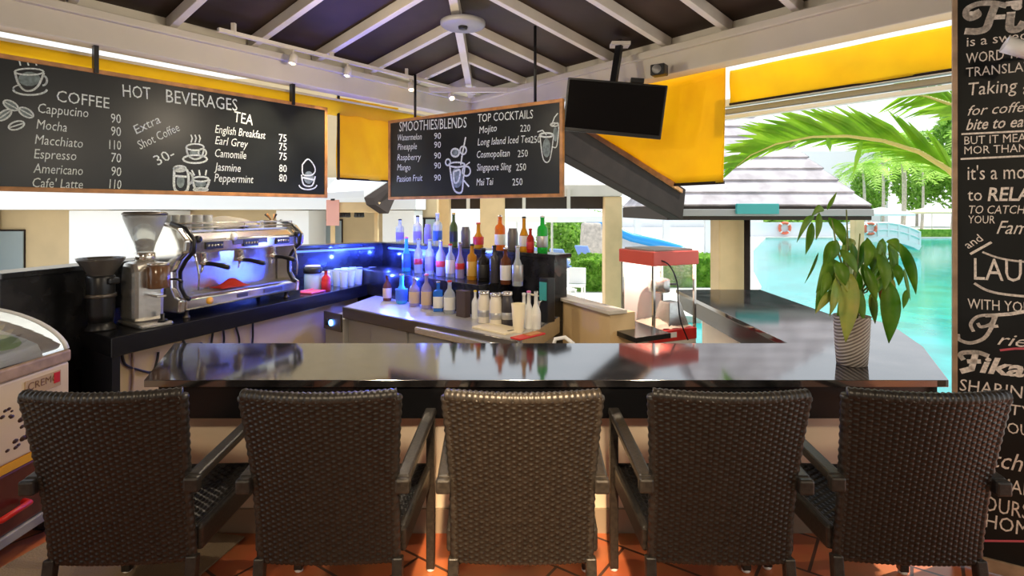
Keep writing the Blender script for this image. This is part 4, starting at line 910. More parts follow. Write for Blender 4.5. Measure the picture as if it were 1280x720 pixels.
# ---- bottles on the ledge
w2, w3 = V((*W2, 0)), V((*W3, 0))
def row(u, d, z): p = online(u, (w2-BN*d)[:2], BD); return V((p.x, p.y, z))
LEDGE = [(500, 'cut glass purple-labelled bottle at the left end of the bottle ledge', .26, .045, 'clear', 'violet', 'black', 'spirit'), (522, 'clear bottle with a violet and white label on the ledge', .30, .046, 'clear', 'violet', 'black', 'spirit'), (535, 'lilac cylinder bottle standing between two clear bottles on the ledge', .24, .040, 'lilac', 'violet', None, 'jar'), (547, 'clear bottle with a pale blue label on the ledge below the smaller blackboard', .33, .047, 'clear', 'blue', 'white', 'spirit'),
         (567, 'dark olive bottle with a green neck on the ledge', .33, .040, 'olive', 'black', 'gold', 'round'), (582, 'dark grey metal shaker tin on the ledge beside the olive bottle', .22, .044, 'grey', None, None, 'jar'), (598, 'squat amber bottle with a red label and cap on the ledge', .24, .050, 'amber', 'red', 'red', 'bulb'),
         (625, 'bottle half full of bright orange liquid on the ledge', .31, .048, 'orange', 'white', 'silver', 'spirit'), (641, 'grey cocktail tin on the ledge beside the orange bottle', .22, .046, 'grey', None, None, 'jar'), (655, 'clear bottle with amber liquid near the right end of the ledge', .30, .040, 'amber', 'white', 'black', 'slim'), (663, 'short red-brown bottle squeezed left of the bright green bottle', .20, .033, 'redb', 'red', 'red', 'round'), (678, 'bright green bottle at the right end of the ledge', .31, .045, 'green', 'silver', 'white', 'spirit')]
for i, (u, lb, h, r, g_, l_, c_, kd) in enumerate(LEDGE):
    bottle(lb, row(u, -.085+(.04 if i == 10 else 0), 1.2), h, r, GB[g_], LB[l_] if l_ else None, CP[c_] if c_ else None, kd, 'bottles on the ledge')
STEP = [(508, 'pink-capped blue-lit bottle, leftmost on the bottle step', .34, .042, 'cyan', 'blue', 'pink', 'slim'), (523, 'bottle with a red band second from the left on the bottle step', .33, .042, 'clear', 'red', 'blue', 'round'), (537, 'tall clear bottle with a violet label on the bottle step', .33, .043, 'clear', 'violet', 'silver', 'spirit'), (551, 'bottle with a lilac body and red spot on the bottle step', .33, .045, 'lilac', 'red', 'silver', 'round'), (563, 'white-labelled clear bottle in the middle of the blue light', .30, .043, 'clear', 'white', 'red', 'round'), (575, 'bottle with a round red label on the bottle step', .32, .040, 'lilac', 'red', 'silver', 'slim'),
        (590, 'bottle of golden amber spirit on the bottle step', .31, .045, 'amber', 'gold', 'black', 'spirit'), (604, 'wide dark rum bottle right of the golden amber bottle', .28, .052, 'dark', 'black', 'black', 'spirit'), (618, 'tall charcoal wine bottle on the bottle step', .31, .040, 'char', None, 'black', 'spirit'), (632, 'dark bottle with a tall cream label on the bottle step', .30, .044, 'brown', 'white', 'silver', 'spirit'), (647, 'clear long-necked bottle at the right end of the bottle step', .32, .044, 'clear', 'silver', 'silver', 'slim')]
for i, (u, lb, h, r, g_, l_, c_, kd) in enumerate(STEP):
    bottle(lb, row(u, .22, ST+.25), h, r, GB[g_], LB[l_] if l_ else None, CP.get(c_, CP['silver']) if c_ else None, kd, 'bottles on the bottle step', lw=(.12, .52) if l_ != 'red' else (.26, .42))
FRONT = [(484, 'dark bottle with a sand label at the left corner of the steel station', .24, .040, 'brown', 'tan', 'black', 'round'), (502, 'bright cyan bulb-shaped bottle glowing in the blue light', .27, .055, 'cyan', 'blue', 'silver', 'bulb'), (518, 'bottle with an orange label in the front row beside the cyan bulb bottle', .26, .048, 'lilac', 'tan', 'silver', 'round'), (533, 'pink-topped bottle with a sand label in the front row', .30, .046, 'lilac', 'tan', 'pink', 'round'), (548, 'square bright blue bottle in the front row', .25, .044, 'blue', 'white', 'silver', 'square'), (562, 'bottle with a large white label and red cap in the front row', .27, .048, 'clear', 'white', 'red', 'round')]
for i, (u, lb, h, r, g_, l_, c_, kd) in enumerate(FRONT):
    bottle(lb, row(u, .50, ST), h, r, GB[g_], LB[l_] if l_ else None, CP[c_], kd, 'bottles in the front row', lw=(.12, .5))
t = thing('menu_box', 'plain dark brown box standing among the front bottles', 'box', row(579, .52, ST), BRZ)
obj('box', B().box((0, 0, .10), (.11, .06, .20)), mat('brown_box', (.075, .05, .045), .6), t, bevel=.004); obj('lid', B().box((0, 0, .206), (.114, .064, .012)), mat('brown_box_lid', (.10, .07, .06), .6), t, bevel=.003)
JARS = [(594, 'slim white syrup bottle with a yellow cap right of the brown box', .22, .028, 'white', None, 'yellow', 'round', .50), (605, 'fat patterned silver jar, first of the three beside the syrup bottle', .24, .048, 'cream', 'silver', 'silver', 'jar', .56), (620, 'fat patterned silver jar, middle of three', .24, .050, 'cream', 'silver', 'silver', 'jar', .57), (634, 'black and silver cocktail shaker, third of the fat jars', .25, .046, 'char', 'silver', 'silver', 'jar', .52), (661, 'white squeeze bottle with a pink tip on the steel station', .27, .034, 'white', None, 'pink', 'slim', .48), (670, 'white squeeze bottle at the right end of the steel station', .27, .034, 'white', 'white', 'silver', 'slim', .46), (655, 'pale grey squeeze bottle behind the beige beaker', .25, .032, 'white', 'blue', 'white', 'slim', .48)]
for u, lb, h, r, g_, l_, c_, kd, d_ in JARS: bottle(lb, row(u, d_, ST), h, r, GB[g_], LB[l_] if l_ else None, CP[c_], kd, 'jars and squeeze bottles', lw=(.2, .4))
tumbler('beaker', 'tall beige plastic beaker in front of the white squeeze bottles', row(648, .62, ST), .036, .050, .20, M['ivory'], 'beaker')
t = thing('condiment_tray', 'red and orange tray under the squeeze bottles at the station end', 'tray', row(655, .70, ST), BRZ+PI/2); obj('tray', B().box((.02, -.02, .006), (.26, .09, .012)), M['red'], t, bevel=.004); obj('liner', B().box((.06, -.02, .014), (.12, .07, .006)), M['wood'], t)
t = thing('chopping_board', 'ivory chopping board on the steel station front', 'chopping board', (-.10, 4.02, ST), BRZ); obj('board', B().box((0, 0, .008), (.34, .20, .016)), M['ivory'], t, bevel=.004); obj('grip_hole', B().box((.14, 0, .0155), (.02, .08, .003)), M['steeldark'], t)
t = thing('drink_dispenser', 'slim teal and black dispenser tower at the right end of the station', 'dispenser', (.40, 4.42, .842), BRZ); t.location = (.27, 4.30, ST)
obj('tower', B().box((0, 0, .17), (.085, .09, .34)), M['black'], t, bevel=.008); obj('teal_front', B().box((0, -.048, .24), (.07, .01, .14)), M['teal'], t, bevel=.003); obj('spout', B().tube([(0, -.05, .17), (0, -.09, .165), (0, -.095, .13)], .009), M['chrome'], t); obj('lever', B().tube([(-.04, -.05, .20), (-.12, -.08, .21)], [.006, .009]), M['ivory'], t)
t = thing('sink_tap', 'white swan-neck tap beside the steel station', 'tap', (.16, 3.72, ST-.30)); b = B(); b.tube([(0, 0, .0), (0, 0, .26), (.02, -.01, .33), (.08, -.03, .345), (.13, -.05, .31), (.135, -.05, .28)], .013, 10); obj('spout', b, M['white'], t); obj('base', B().lathe([(.035, 0), (.035, .02), (.02, .03)], n=14), M['chrome'], t); obj('handle', B().tube([(0, 0, .20), (-.06, -.03, .23)], [.01, .007]), M['white'], t)
t = thing('sink_unit', 'low grey sink unit beside the steel bottle station', 'sink', (.30, 3.50, -.30)); obj('cabinet', B().box((.05, .0, .335), (.42, .34, .67)), M['greyp'], t, bevel=.006); obj('basin_rim', B().box((.05, 0, .684), (.42, .34, .024)), M['steel'], t, bevel=.006)
bpy.data.objects['sink_tap'].location = (.26, 3.62, ST-.30+.0) ; bpy.data.objects['sink_tap'].location.z = .396
# ------------------------------------------------------------------ popcorn machine
t = thing('popcorn_machine', 'red and white popcorn machine with glass sides behind the counter corner', 'popcorn machine', (1.185, 4.55, .45), .42)
W_ = .42
obj('base', B().box((0, 0, .045), (W_, W_, .09)), M['white'], t, bevel=.006)
obj('base_band', B().box((0, 0, .135), (W_+.006, W_+.006, .088)), M['red'], t, bevel=.004)
lp_ = B(); lp_.box((-.06, -W_/2-.0045, .14), (.14, .003, .04)); obj('name_strip', lp_, M['white'], t)
obj('roof', B().box((0, 0, .735), (W_+.03, W_+.03, .11)), mat('popcorn_red', (.72, .10, .07), .35), t, bevel=.008)
obj('roof_cap', B().box((0, 0, .797), (W_-.04, W_-.04, .014)), M['greyp'], t, bevel=.004)
for x in (-1, 1):
    for y in (-1, 1): obj('corner_post', B().box((x*(W_/2-.01), y*(W_/2-.01), .43), (.02, .02, .50)), M['chrome'], t)
obj('back_panel', B().box((0, W_/2-.008, .43), (W_-.042, .004, .498)), M['white'], t)
for y in (-1,): obj('glass_pane', B().box((0, y*(W_/2-.008), .43), (W_-.042, .004, .498)), M['glass'], t)
for x in (-1, 1): obj('glass_pane', B().box((x*(W_/2-.008), 0, .43), (.004, W_-.042, .498)), M['glass'], t)
k = obj('kettle', B().lathe([(.075, 0), (.085, .01), (.085, .10), (.078, .105), (.03, .12)], (.03, .02, .44), 22), M['steel'], t)
obj('kettle_arm', B().tube([(.03, .02, .56), (.03, .02, .68)], .014), M['chrome'], k); obj('kettle_handle', B().tube([(.11, .02, .50), (.17, -.02, .50)], .009), M['black'], k)
obj('chute', B().box((.08, -.05, .28), (.20, .22, .18), taper=.55), M['steel'], t, bevel=.005)
b = B(); rnd = random.Random(2)
b.grid(lambda a, c: V(((a-.5)*.37, (c-.5)*.37, .182+.05*math.sin(PI*a)*math.sin(PI*c)+rnd.uniform(-.01, .012))), 16, 16); o = obj('popcorn', b, mat('popcorn_white', (.82, .78, .62), .8), t); o['kind'] = 'stuff'
lamp('popcorn_fill', 'POINT', (1.15, 4.50, 1.10), 5, (1, .9, .75), shadow_soft_size=0)  # unseen fill light added to brighten the inside of the machine
st = thing('machine_stand', 'dark stand carrying the popcorn machine', 'stand', (1.185, 4.55, -.30), .42)
obj('top', B().box((0, 0, .735), (.46, .46, .028)), M['black_lam'], st)
for x in (-.2, .2):
    for y in (-.2, .2): obj('leg', B().box((x, y, .3602), (.035, .035, .72)), M['black'], st)
cable([at(815, 323, 4.3), at(835, 330, 4.28), at(846, 352, 4.27), at(848, 380, 4.27), at(851, 402, 4.27), at(860, 425, 4.27)], 'thin black power cable hanging beside the popcorn machine', .006)
# ------------------------------------------------------------------ buildings and pavilion beyond the bar
def wallbox(b, u0, u1, Y, z0, z1, th=.3):
    x0, x1 = (u0-CU)/F*Y, (u1-CU)/F*Y; b.box(((x0+x1)/2, Y+th/2, (z0+z1)/2), (x1-x0, th, z1-z0)); return b
hb = thing('hotel_building', 'beige hotel wing with white piers and brown-framed windows behind the left bar wall', 'building', (-6, 10.6, OUT))
ho = V((-6, 10.6, OUT))
def hpart(name, b, m, parent=hb, **k):
    for v in b.bm.verts: v.co -= ho
    return obj(name, b, m, parent, **k)
hpart('wall', wallbox(B(), -260, 546, 11.2, OUT, 4.2, .3), M['beige'])
hpart('fascia', wallbox(B(), -260, 520, 10.0, CAMH+2/F*10, CAMH+42/F*10, 1.15), M['whitewall'], bevel=.01)
for a, c in ((86, 201), (-150, -60), (345, 386), (478, 518)): hpart('pier', wallbox(B(), a, c, 10.2, OUT, CAMH+1/F*10, .95), M['whitewall'], bevel=.01)
for a, c, v0, v1 in ((-60, 30, 287, 360), (384, 428, 274, 330), (516, 545, 272, 330)):
    fr = hpart('window', wallbox(B(), a, c, 11.16, CAMH-(v1-CV)/F*11.16, CAMH-(v0-CV)/F*11.16, .06), M['brown'])
    n = 2
    for k in range(n):
        x0 = a+(c-a)*(k/n)+1.4; x1 = a+(c-a)*((k+1)/n)-1.4
        g = wallbox(B(), x0, x1, 11.14, CAMH-(v1-2-CV)/F*11.16, CAMH-(v0+2-CV)/F*11.16, .03); hpart('pane', g, M['pane'], fr)
# slatted pergola with sandy posts
pg = thing('pergola', 'sandy timber pergola with square posts behind the smaller blackboard', 'pergola', (0, 12.2, OUT)); ho = V((0, 12.2, OUT))
hp_ = lambda name, b, m, **k: hpart(name, b, m, pg, **k)
hp_('beam', wallbox(B(), 470, 778, 12.0, CAMH+19/F*12, CAMH+33/F*12, .25), M['cream'], bevel=.01)
hp_('soffit', wallbox(B(), 470, 776, 12.3, CAMH+3/F*12, CAMH+19/F*12, .12), M['soffit'])  # shade under the beam put into a dark board colour
for k, (a, c) in enumerate(((600, 631), (545, 562), (756, 778))): hp_('post', wallbox(B(), a, c, 12.05, OUT, CAMH+18.5/F*12, (c-a)/F*12), M['beigepost'], bevel=.02)
for u in (500, 585, 655, 711): hp_('bracket', wallbox(B(), u-2, u+2, 11.9, CAMH+3/F*12, CAMH+28/F*12, .09), M['cream'])
# small hut roof behind the left-hand blind
ht = thing('kiosk', 'small kiosk with a pale roof slab and dark side between the two blackboards', 'kiosk', at(447, 340, 9.0)*1.0); ht.location.z = OUT; ho = V(ht.location)
kk = lambda name, b, m, **k: hpart(name, b, m, ht, **k)
b = B(); P = [at(405, 249, 8.6), at(455, 246, 8.6), at(484, 226, 9.6), at(420, 230, 9.6)]; b._add([p for p in P]+[p+V((0, 0, .10)) for p in P], [(3,2,1,0),(4,5,6,7),(0,1,5,4),(1,2,6,5),(2,3,7,6),(3,0,4,7)]); kk('roof_slab', b, M['offwhite'])
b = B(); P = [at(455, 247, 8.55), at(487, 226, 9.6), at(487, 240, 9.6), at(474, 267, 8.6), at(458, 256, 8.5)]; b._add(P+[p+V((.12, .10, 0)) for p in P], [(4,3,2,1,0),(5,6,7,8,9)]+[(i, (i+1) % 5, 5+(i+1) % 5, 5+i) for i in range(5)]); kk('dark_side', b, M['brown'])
b = B(); wallbox(b, 410, 474, 8.7, CAMH-.02, CAMH+.14, .6); kk('canopy_front', b, M['beigepost'], bevel=.01)
for x in (415, 470): kk('post', wallbox(B(), x-2, x+2, 8.9, OUT, CAMH-.021, .08), M['beigepost'])
for u in (428, 434, 447, 451):
    p = at(u, 267, 8.8)-ho; obj('hook_lamp', B().lathe([(.02, .04), (.05, .03), (.06, -.05), (.04, -.06)], p+V((0, 0, .0)), 10), M['black'], ht)
t = thing('notice', 'pinkish paper notice hanging left of the kiosk', 'notice', at(416, 266, 8.68)); obj('sheet', B().box((0, 0, 0), (.20, .012, .40)), M['pinkpaper'], t); obj('clip', B().box((0, 0, .205), (.06, .02, .03)), M['black'], t)
# ---- shingled hut to the right
hut = thing('shingled_hut', 'open hut with a grey shingled hip roof and sandy column by the pool', 'hut', (3.9, 9.4, OUT)); ho = V((3.9, 9.4, OUT))
hh = lambda name, b, m, **k: hpart(name, b, m, hut, **k)
E0, E1, EB = V((2.30, 8.2, 1.62)), V((5.24, 8.2, 1.62)), 3.3
A0, A1 = V((3.35, 9.85, 3.35)), V((4.05, 9.85, 3.35)); R0, R1 = E0+V((0, EB, 0)), E1+V((0, EB, 0))
def slope(pts):            # courses of shingles laid one above the other
    b = B(); a, c, d_, e = pts; N = 9; n = (c-a).cross(e-a).normalized()
    if n.z < 0: n = -n
    for k in range(N):
        s0, s1 = k/N, (k+1)/N+.02
        q = [a.lerp(e, s0)+n*.045, c.lerp(d_, s0)+n*.045, c.lerp(d_, min(1, s1))+n*.008, a.lerp(e, min(1, s1))+n*.008]
        q2 = [a.lerp(e, s0), c.lerp(d_, s0)]
        b.poly(q); b.poly([q2[0], q2[1], q[1], q[0]])
    b.poly([a, c, d_, e]); return b
def shingled(name, c1, c2, mo):
    m = brickmat(name, c1, c2, mo, .42, 30, .012, rough=.8, bump=.3); return m
M['shingle_f'] = mat('hut_shingle', (.40, .36, .37), .85, col2=(.62, .57, .58), nscale=3.5)
for q in ([E0, E1, A1, A0], [E1, R1, A1, A1], [R1, R0, A0, A1], [R0, E0, A0, A0]): hh('roof_slope', slope(q), M['shingle_f'], recalc=False)
b = B(); 
for a, c in ((E0, E1), (E1, R1), (R1, R0), (R0, E0)): b.beam(a+V((0, 0, -.10)), c+V((0, 0, -.10)), .06, .20)
hh('fascia', b, M['soffit'], bevel=.008)
b = B(); b.beam(E0+V((0, -.06, -.09)), E1+V((0, -.06, -.09)), .09, .10); hh('gutter', b, M['greyp'], bevel=.01)
b = B(); b.box((E0+E1+R0+R1)/4+V((0, 0, -.05)), (2.86, 3.2, .03)); hh('soffit_board', b, M['soffit'])
b = B(); b.beam(at(920, 261, 8.06), at(973, 261, 8.06), .06, .15); hh('teal_gutter_tray', b, M['teal'], bevel=.01)
for u, Y in ((916, 8.6), (1075, 11.2)): hh('column', wallbox(B(), u-(17 if u < 1000 else 6), u+(17 if u < 1000 else 6), Y, OUT, 1.50, .40 if u < 1000 else .19), M['beigepost'], bevel=.02)
b = B(); b.tube([at(934, 270, 8.45), V(((934-CU)/F*8.45, 8.45, OUT+.01))], .045, 10); hh('downpipe', b, M['brown'])
# sloping dark barge board behind the television
p, q = at(688, 160, 5.75), at(848, 256, 8.12); t = thing('barge_board', 'sloping dark brown roof edge coming down behind the amber blind', 'roof edge', p)
b = B(); b.beam((0, 0, 0), q-p, .18, .46); b.beam((.25, 0, 0), (.25, 0, 2.69-p.z), .05, .05, (0, 1, 0)); obj('board', b, M['brown'], t, bevel=.01); b = B(); d = (q-p); b.beam(V((0, -.16, .19)), d+V((0, -.16, .19)), .03, .05); obj('edge_strip', b, M['wood'], t)
# ------------------------------------------------------------------ planting, slide, loungers, bridge
def leafy(b, c, sz, n, rnd, ls):
    for k in range(n):
        p = V(c)+V((rnd.uniform(-.5, .5)*sz[0], rnd.uniform(-.5, .5)*sz[1], rnd.uniform(-.5, .5)*sz[2]))
        # push to the surface of the box
        ax = rnd.randrange(3)
        if ax == 2: p.z = c[2]+sz[2]/2
        elif ax == 1: p.y = c[1]-sz[1]/2
        else: p.x = c[0]+rnd.choice((-.5, .5))*sz[0]
        a = V((rnd.gauss(0, 1), rnd.gauss(0, 1), rnd.gauss(0, 1))).normalized(); e = a.cross(V((rnd.gauss(0, 1), rnd.gauss(0, 1), 1))).normalized()
        s = ls*rnd.uniform(.6, 1.3); b.poly([p-a*s, p+e*s*.5, p+a*s, p-e*s*.5])
def hedge(label, u0, u1, Y, v1, dep, seed, yaw=0):
    x0, x1 = (u0-CU)/F*Y, (u1-CU)/F*Y; h = CAMH-(v1-CV)/F*Y-OUT; rnd = random.Random(seed)
    b = B(); b.grid(lambda a, c: V(((a-.5)*(x1-x0)*.97, -dep/2*.95+rnd.uniform(0, .05), h*.96*c)), 20, 8); b.grid(lambda a, c: V(((a-.5)*(x1-x0)*.97, (c-.5)*dep*.95, h*.96+rnd.uniform(-.04, .03))), 20, 8)
    for sx_ in (-.485, .485): b.grid(lambda a, c: V((sx_*(x1-x0), (a-.5)*dep*.95, h*.96*c)), 4, 4)
    leafy(b, (0, 0, h/2), (x1-x0, dep, h), 2200, rnd, .09)
    o = obj('hedge', b, M['hedge'], loc=((x0+x1)/2, Y+dep/2, OUT), rz=yaw, recalc=False); return tag(o, label, 'hedge')
hedge('clipped bright green hedge left of the popcorn machine', 724, 800, 17.0, 325, 2.4, 1)
hedge('clipped green hedge between the popcorn machine and the sandy column', 812, 905, 18.0, 322, 1.6, 2)
sl = thing('water_slide', 'white water slide with a bright blue rim beyond the hedges', 'water slide', (5.6, 27, OUT))
ho = V((5.6, 27, OUT))
pts = [at(733, 272, 27), at(752, 281, 27), at(790, 297, 27), at(825, 305, 26.5), at(850, 312, 26), at(868, 323, 25.5)]
b = B(); b.tube([p for p in pts], .22, 10); hpart('rim', b, M['blue'], sl)
b = B()
for i in range(len(pts)-1):
    p, q = pts[i]+V((0, .5, .05)), pts[i+1]+V((0, .5, .05)); b.beam(p, q, 1.1, .25)
hpart('chute', b, M['white'], sl)
b = B(); P = [at(733, 272, 27.8), at(868, 318, 26.6)]; b._add([P[0], P[1], V((P[1].x, P[1].y, OUT)), V((P[0].x, P[0].y, OUT)), P[0]+V((0, .8, 0)), P[1]+V((0, .8, 0)), V((P[1].x, P[1].y+.8, OUT)), V((P[0].x, P[0].y+.8, OUT))], [(0,1,2,3),(7,6,5,4),(0,4,5,1),(1,5,6,2),(2,6,7,3),(3,7,4,0)]); hpart('support_wall', b, M['far'], sl)
b = B(); p = at(739, 295, 26.8); b.box((p.x, p.y, (1.0+OUT)/2), (1.1, 1.0, 1.0-OUT), taper=.8); hpart('tower', b, M['trunk'], sl, bevel=.1)
# white canopy over the slide deck
t = thing('shade_canopy', 'large white canopy on pale posts beyond the water slide', 'canopy', (8.5, 31, OUT)); ho = V((8.5, 31, OUT))
b = B(); P = [at(775, 258, 30), at(935, 282, 30), at(935, 266, 34), at(775, 246, 34)]; b._add(P+[p+V((0, 0, .12)) for p in P], [(3,2,1,0),(4,5,6,7),(0,1,5,4),(1,2,6,5),(2,3,7,6),(3,0,4,7)]); hpart('roof', b, M['whitewall'], t)
for u in (797, 833, 885): p = at(u, 270, 30.3); hpart('post', B().box((p.x, p.y, (1.1+OUT)/2), (.36, .3, 1.1-OUT)), M['far'], t)
def lounger(label, loc, rz):
    t = thing('sun_lounger', label, 'sun lounger', loc, rz, 'blue loungers')
    obj('seat', B().box((0, -.25, .36), (.68, 1.3, .10)), M['bluefab'], t, bevel=.02)
    obj('backrest', B().beam((0, .42, .38), (0, .80, 1.02), .68, .09, (0, 1, 0)), M['bluefab'], t, bevel=.02)
    obj('frame', B().box((0, 0, .28), (.66, 1.6, .05)), M['white'], t)
    for x in (-.28, .28):
        for y in (-.7, .7): obj('leg', B().box((x, y, .1275), (.05, .05, .255)), M['white'], t)
    return t
l0 = lounger('blue sun lounger with its raised back, left of the pair near the hedge', at(713, 345, 21.6), 2.3); l0.location.z = OUT
l1 = dup(l0, (at(742, 330, 23.6).x, 23.6, OUT), 2.3, 'blue sun lounger just left of the pergola post'); dup(l0, (at(686, 330, 22.4).x, 22.4, OUT), 2.3, 'blue sun lounger partly hidden behind the drink dispenser')
def chair(label, loc, rz):
    t = thing('garden_chair', label, 'chair', loc, rz, 'white garden chairs')
    obj('seat', B().box((0, 0, .43), (.46, .46, .04)), M['white'], t, bevel=.01); obj('backrest', B().box((0, .22, .68), (.46, .04, .44)), M['white'], t, bevel=.01)
    for x in (-.2, .2):
        for y in (-.2, .2): obj('leg', B().box((x, y, .2045), (.045, .045, .409)), M['white'], t)
    return t
c0 = chair('white garden chair seen between the dispenser and the pergola post', (at(706, 370, 14.5).x, 14.5, OUT), .4); dup(c0, (at(720, 370, 15.2).x, 15.2, OUT), -.3, 'white garden chair nearest the left end of the hedge')
def umbrella(name, label, u, v, Y, r, m, base=OUT):
    p = at(u, v, Y); t = thing(name, label, 'umbrella', (p.x, p.y, base), 0, 'shade umbrellas'); hz = p.z-base
    b = B(); n = 8; rim = [V((r*math.cos(2*PI*k/n), r*math.sin(2*PI*k/n), hz-.42*r*.55)) for k in range(n)]
    for k in range(n): b.poly([V((0, 0, hz)), rim[k], rim[(k+1) % n]]); b.poly([rim[k], rim[(k+1) % n], rim[(k+1) % n]-V((0, 0, .18)), rim[k]-V((0, 0, .18))])
    obj('canopy', b, m, t, thick=.02); obj('pole', B().tube([(0, 0, .052), (0, 0, hz)], .04), M['offwhite'], t); obj('base', B().lathe([(.3, 0), (.3, .04), (.06, .05)], n=16), M['greyp'], t)
M['umb'] = mat('umbrella_white', (.84, .84, .80), .8); M['umby'] = mat('umbrella_cream', (.80, .72, .50), .8)
umbrella('shade_umbrella', 'wide white umbrella behind the right half of the bottle ledge', 690, 252, 19, 2.1, M['umb']); umbrella('shade_umbrella', 'white umbrella with its edge left of the round sandy post', 646, 254, 25, 1.7, M['umb'])
umbrella('shade_umbrella', 'pale umbrella beyond the arched footbridge', 1101, 259, 55, 2.8, M['umb']); umbrella('shade_umbrella', 'cream umbrella beside the tall slogan blackboard edge', 1165, 258, 58.2, 2.6, M['umby'])
t = thing('footbridge', 'white arched footbridge with railings across the far end of the pool', 'footbridge', (19.8, 34, OUT)); ho = V((19.8, 34, OUT))
def bz(s): return 1.0*math.sin(PI*s)**.8*.55
X0, X1b = (1050-CU)/F*34, (1140-CU)/F*34
b = B(); pp = [V((X0+(X1b-X0)*k/14, 34, OUT+.25+bz(k/14))) for k in range(15)]
for i in range(14): b.beam(pp[i], pp[i+1], 1.4, .30)
hpart('deck', b, M['white'], t)
for y in (-.65, .65):
    b = B()
    for dz in (.95, .55): b.tube([p+V((0, y, dz)) for p in pp], .06, 6)
    hpart('railing', b, M['white'], t)
    for i in range(0, 15, 2): hpart('baluster', B().box((pp[i].x, 34+y, pp[i].z+.55), (.09, .09, .9)), M['white'], t)
b = B()
for i in range(14): b._add([pp[i]+V((0, -.60, .15)), pp[i+1]+V((0, -.60, .15)), pp[i+1]+V((0, -.60, .9)), pp[i]+V((0, -.60, .9))], [(0, 1, 2, 3)])
hpart('side_panel', b, M['whitewall'], t, thick=.04)
def ring(label, u, v, Y, r):
    p = at(u, v, Y); t = thing('life_ring', label, 'life ring', p, 0, 'life rings')
    b = B(); b.tube([(r*math.cos(a), 0, r*math.sin(a)) for a in [2*PI*k/28 for k in range(29)]], r*.26, 10); obj('ring', b, M['orange'], t)
    for k in range(4): a = PI/4+k*PI/2; c = V((r*math.cos(a), 0, r*math.sin(a))); tn = V((-math.sin(a), 0, math.cos(a))); obj('band', B().tube([c-tn*r*.14, c+tn*r*.14], r*.28, 10), M['white'], t)
ring('orange life ring on the arched footbridge', 1088, 286, 33.2, .32); ring('orange life ring on the pale wall left of the footbridge', 981, 285, 53.80, .50)
b = B(); wallbox(b, 935, 1060, 54, OUT, .47, .3); tag(obj('garden_wall', b, M['far']), 'long pale garden wall behind the life ring left of the footbridge', 'wall')
b = B(); wallbox(b, 1136, 1250, 53.4, OUT, -.2, 1.5); rnd = random.Random(5); o = obj('hedge', b, M['hedge']); tag(o, 'low green planting along the far pool edge right of the footbridge', 'hedge')
# ---- palms
def frond(b, base, d, L, droop, rnd, wd, nl=16, rb=None):
    d = V(d).normalized(); side = d.cross(V((0, 0, 1))).normalized(); pts = []
    for k in range(nl+1):
        s = k/nl; pts.append(V(base)+d*L*s+V((0, 0, -droop*s*s)))
    (rb or b).tube(pts[::2]+([] if nl % 2 == 0 else [pts[-1]]), .02*L/2.5, 5)
    for k in range(2, nl):
        s = k/nl; ll = L*.36*math.sin(PI*(.12+.80*s))
        for sg in (-1, 1):
            o = side*sg*ll*rnd.uniform(.8, 1.05)+d*ll*.55+V((0, 0, -ll*.35*rnd.uniform(.5, 1.4))); t_ = (pts[k]-pts[k-1]).normalized()*wd
            b.poly([pts[k]-t_, pts[k]+t_, pts[k]+o*.6+t_*.7, pts[k]+o, pts[k]+o*.6-t_*.7])
def palm(label, u, Y, vtop, L, seed, base=OUT, bush=False):
    rnd = random.Random(seed); x = (u-CU)/F*Y; zt = CAMH-(vtop-CV)/F*Y
    t = thing('palm_tree', label, 'palm tree', (x, Y, base), 0, 'palms beyond the pool'); h = zt-base
    b = B(); b.tube([(.25*math.sin(k*.5), .1*k/6, h*k/6) for k in range(7)], [.20-.018*k for k in range(7)], 8); obj('trunk', b, M['trunk'], t)
    b = B()
    for k in range(18):
        a = k*2.4; el = rnd.uniform(-.3, 1.0); frond(b, (.25*math.sin(3), .1, h), (math.cos(a), math.sin(a), el), L*rnd.uniform(.8, 1.1), L*rnd.uniform(.45, .9), rnd, .07*L/2.5)
    obj('crown', b, M['palm'], t, recalc=False)
PALMS = [(1078, 58, 206, 3.0, 'palm with a dark loose crown right of the shingled hut'), (1102, 63, 190, 3.2, 'palm behind the arched footbridge, left of the bright pair'), (1127, 66, 196, 3.4, 'bright green palm left of the big tree by the slogan board'), (1152, 74, 192, 4.2, 'tall bright palm just left of the slogan board'), (1190, 62, 203, 3.2, 'palm partly hidden by the edge of the slogan board'), (1130, 80, 172, 4.2, 'tallest far palm above the footbridge'), (1225, 72, 160, 4.0, 'far palm rising behind the slogan board edge')]
for i, (u, Y, v, L, lb) in enumerate(PALMS): palm(lb, u, Y, v, L, 10+i)
